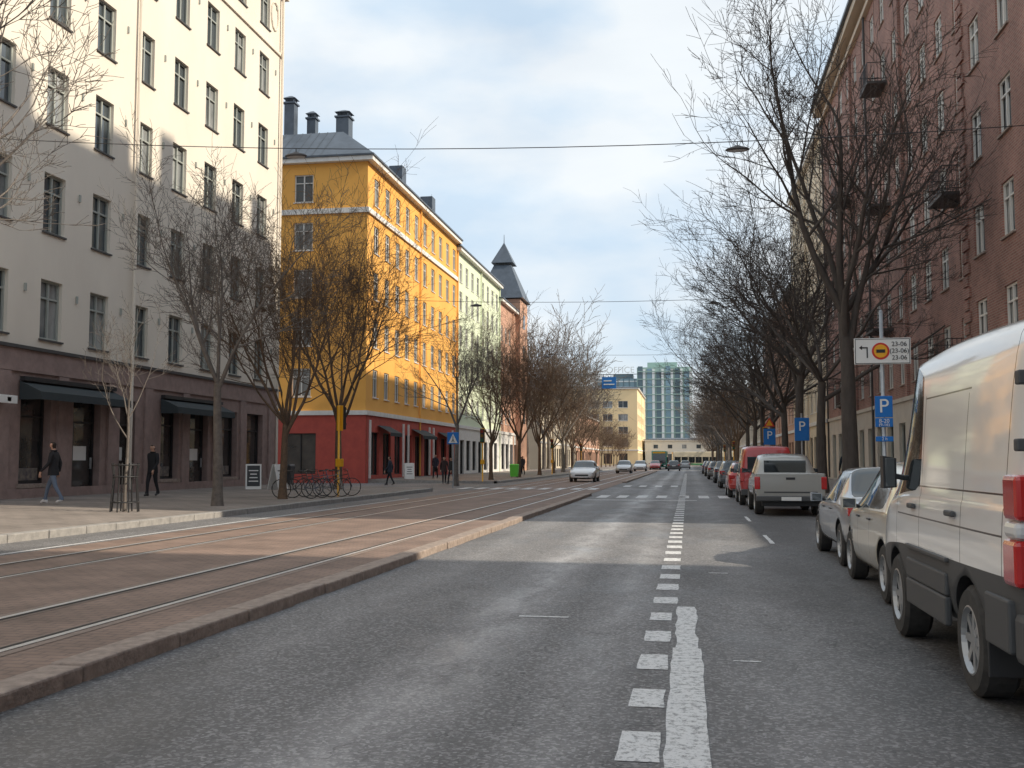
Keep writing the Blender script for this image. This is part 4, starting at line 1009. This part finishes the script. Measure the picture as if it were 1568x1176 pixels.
# ------------------------------------------------------------------ world, sun, camera
w=bpy.data.worlds.new("World"); scene.world=w; w.use_nodes=True; nt=w.node_tree; N=nt.nodes;L=nt.links
bg=N['Background']; bg.inputs['Strength'].default_value=.15
sky=N.new('ShaderNodeTexSky'); sky.sky_type='NISHITA'; sky.sun_disc=False
EL=34; AZ=3
sky.sun_elevation=R(EL)
sd=Vector((math.cos(R(AZ))*math.cos(R(EL)),-math.sin(R(AZ))*math.cos(R(EL)),math.sin(R(EL))))
sky.sun_rotation=math.atan2(sd.x,sd.y)
sky.air_density=1; sky.dust_density=1.5; sky.ozone_density=1
tc=N.new('ShaderNodeTexCoord'); mp=N.new('ShaderNodeMapping'); mp.inputs['Scale'].default_value=(1,1,2.4); L.new(tc.outputs['Generated'],mp.inputs[0])
n1=N.new('ShaderNodeTexNoise'); n1.inputs['Scale'].default_value=2.6; n1.inputs['Detail'].default_value=7; n1.inputs['Roughness'].default_value=.5; n1.inputs['Distortion'].default_value=.25; L.new(mp.outputs[0],n1.inputs['Vector'])
r=N.new('ShaderNodeMapRange'); r.inputs['From Min'].default_value=.36; r.inputs['From Max'].default_value=.60; r.inputs['To Min'].default_value=.80; r.inputs['To Max'].default_value=1; L.new(n1.outputs['Fac'],r.inputs['Value'])
n2=N.new('ShaderNodeTexNoise'); n2.inputs['Scale'].default_value=5; n2.inputs['Detail'].default_value=6; L.new(mp.outputs[0],n2.inputs['Vector'])
cc=N.new('ShaderNodeMix'); cc.data_type='RGBA'; cc.inputs['A'].default_value=(4.5,5.5,6.5,1); cc.inputs['B'].default_value=(6.2,6.55,6.8,1)
r2=N.new('ShaderNodeMapRange'); r2.inputs['From Min'].default_value=.38; r2.inputs['From Max'].default_value=.62; L.new(n2.outputs['Fac'],r2.inputs['Value']); L.new(r2.outputs[0],cc.inputs['Factor'])
mx=N.new('ShaderNodeMix'); mx.data_type='RGBA'; L.new(r.outputs[0],mx.inputs['Factor']); L.new(sky.outputs[0],mx.inputs['A']); L.new(cc.outputs['Result'],mx.inputs['B'])
L.new(mx.outputs['Result'],bg.inputs['Color'])
sl=bpy.data.lights.new('sun','SUN'); sl.energy=4.8; sl.angle=R(.7); sl.color=(1,.89,.72); so=bpy.data.objects.new('sun',sl); col.objects.link(so)
so.rotation_euler=sd.to_track_quat('Z','Y').to_euler()
cam=bpy.data.cameras.new('camera'); cam.sensor_width=36; cam.lens=36*1600/1568; cam.clip_end=6000; cam.clip_start=.05
co=bpy.data.objects.new('camera',cam); col.objects.link(co); co.location=(0,0,1.5); co.rotation_euler=(R(90+4.18),0,R(9.54)); scene.camera=co
scene.view_settings.view_transform='Standard'; scene.view_settings.look='None'; scene.view_settings.exposure=0
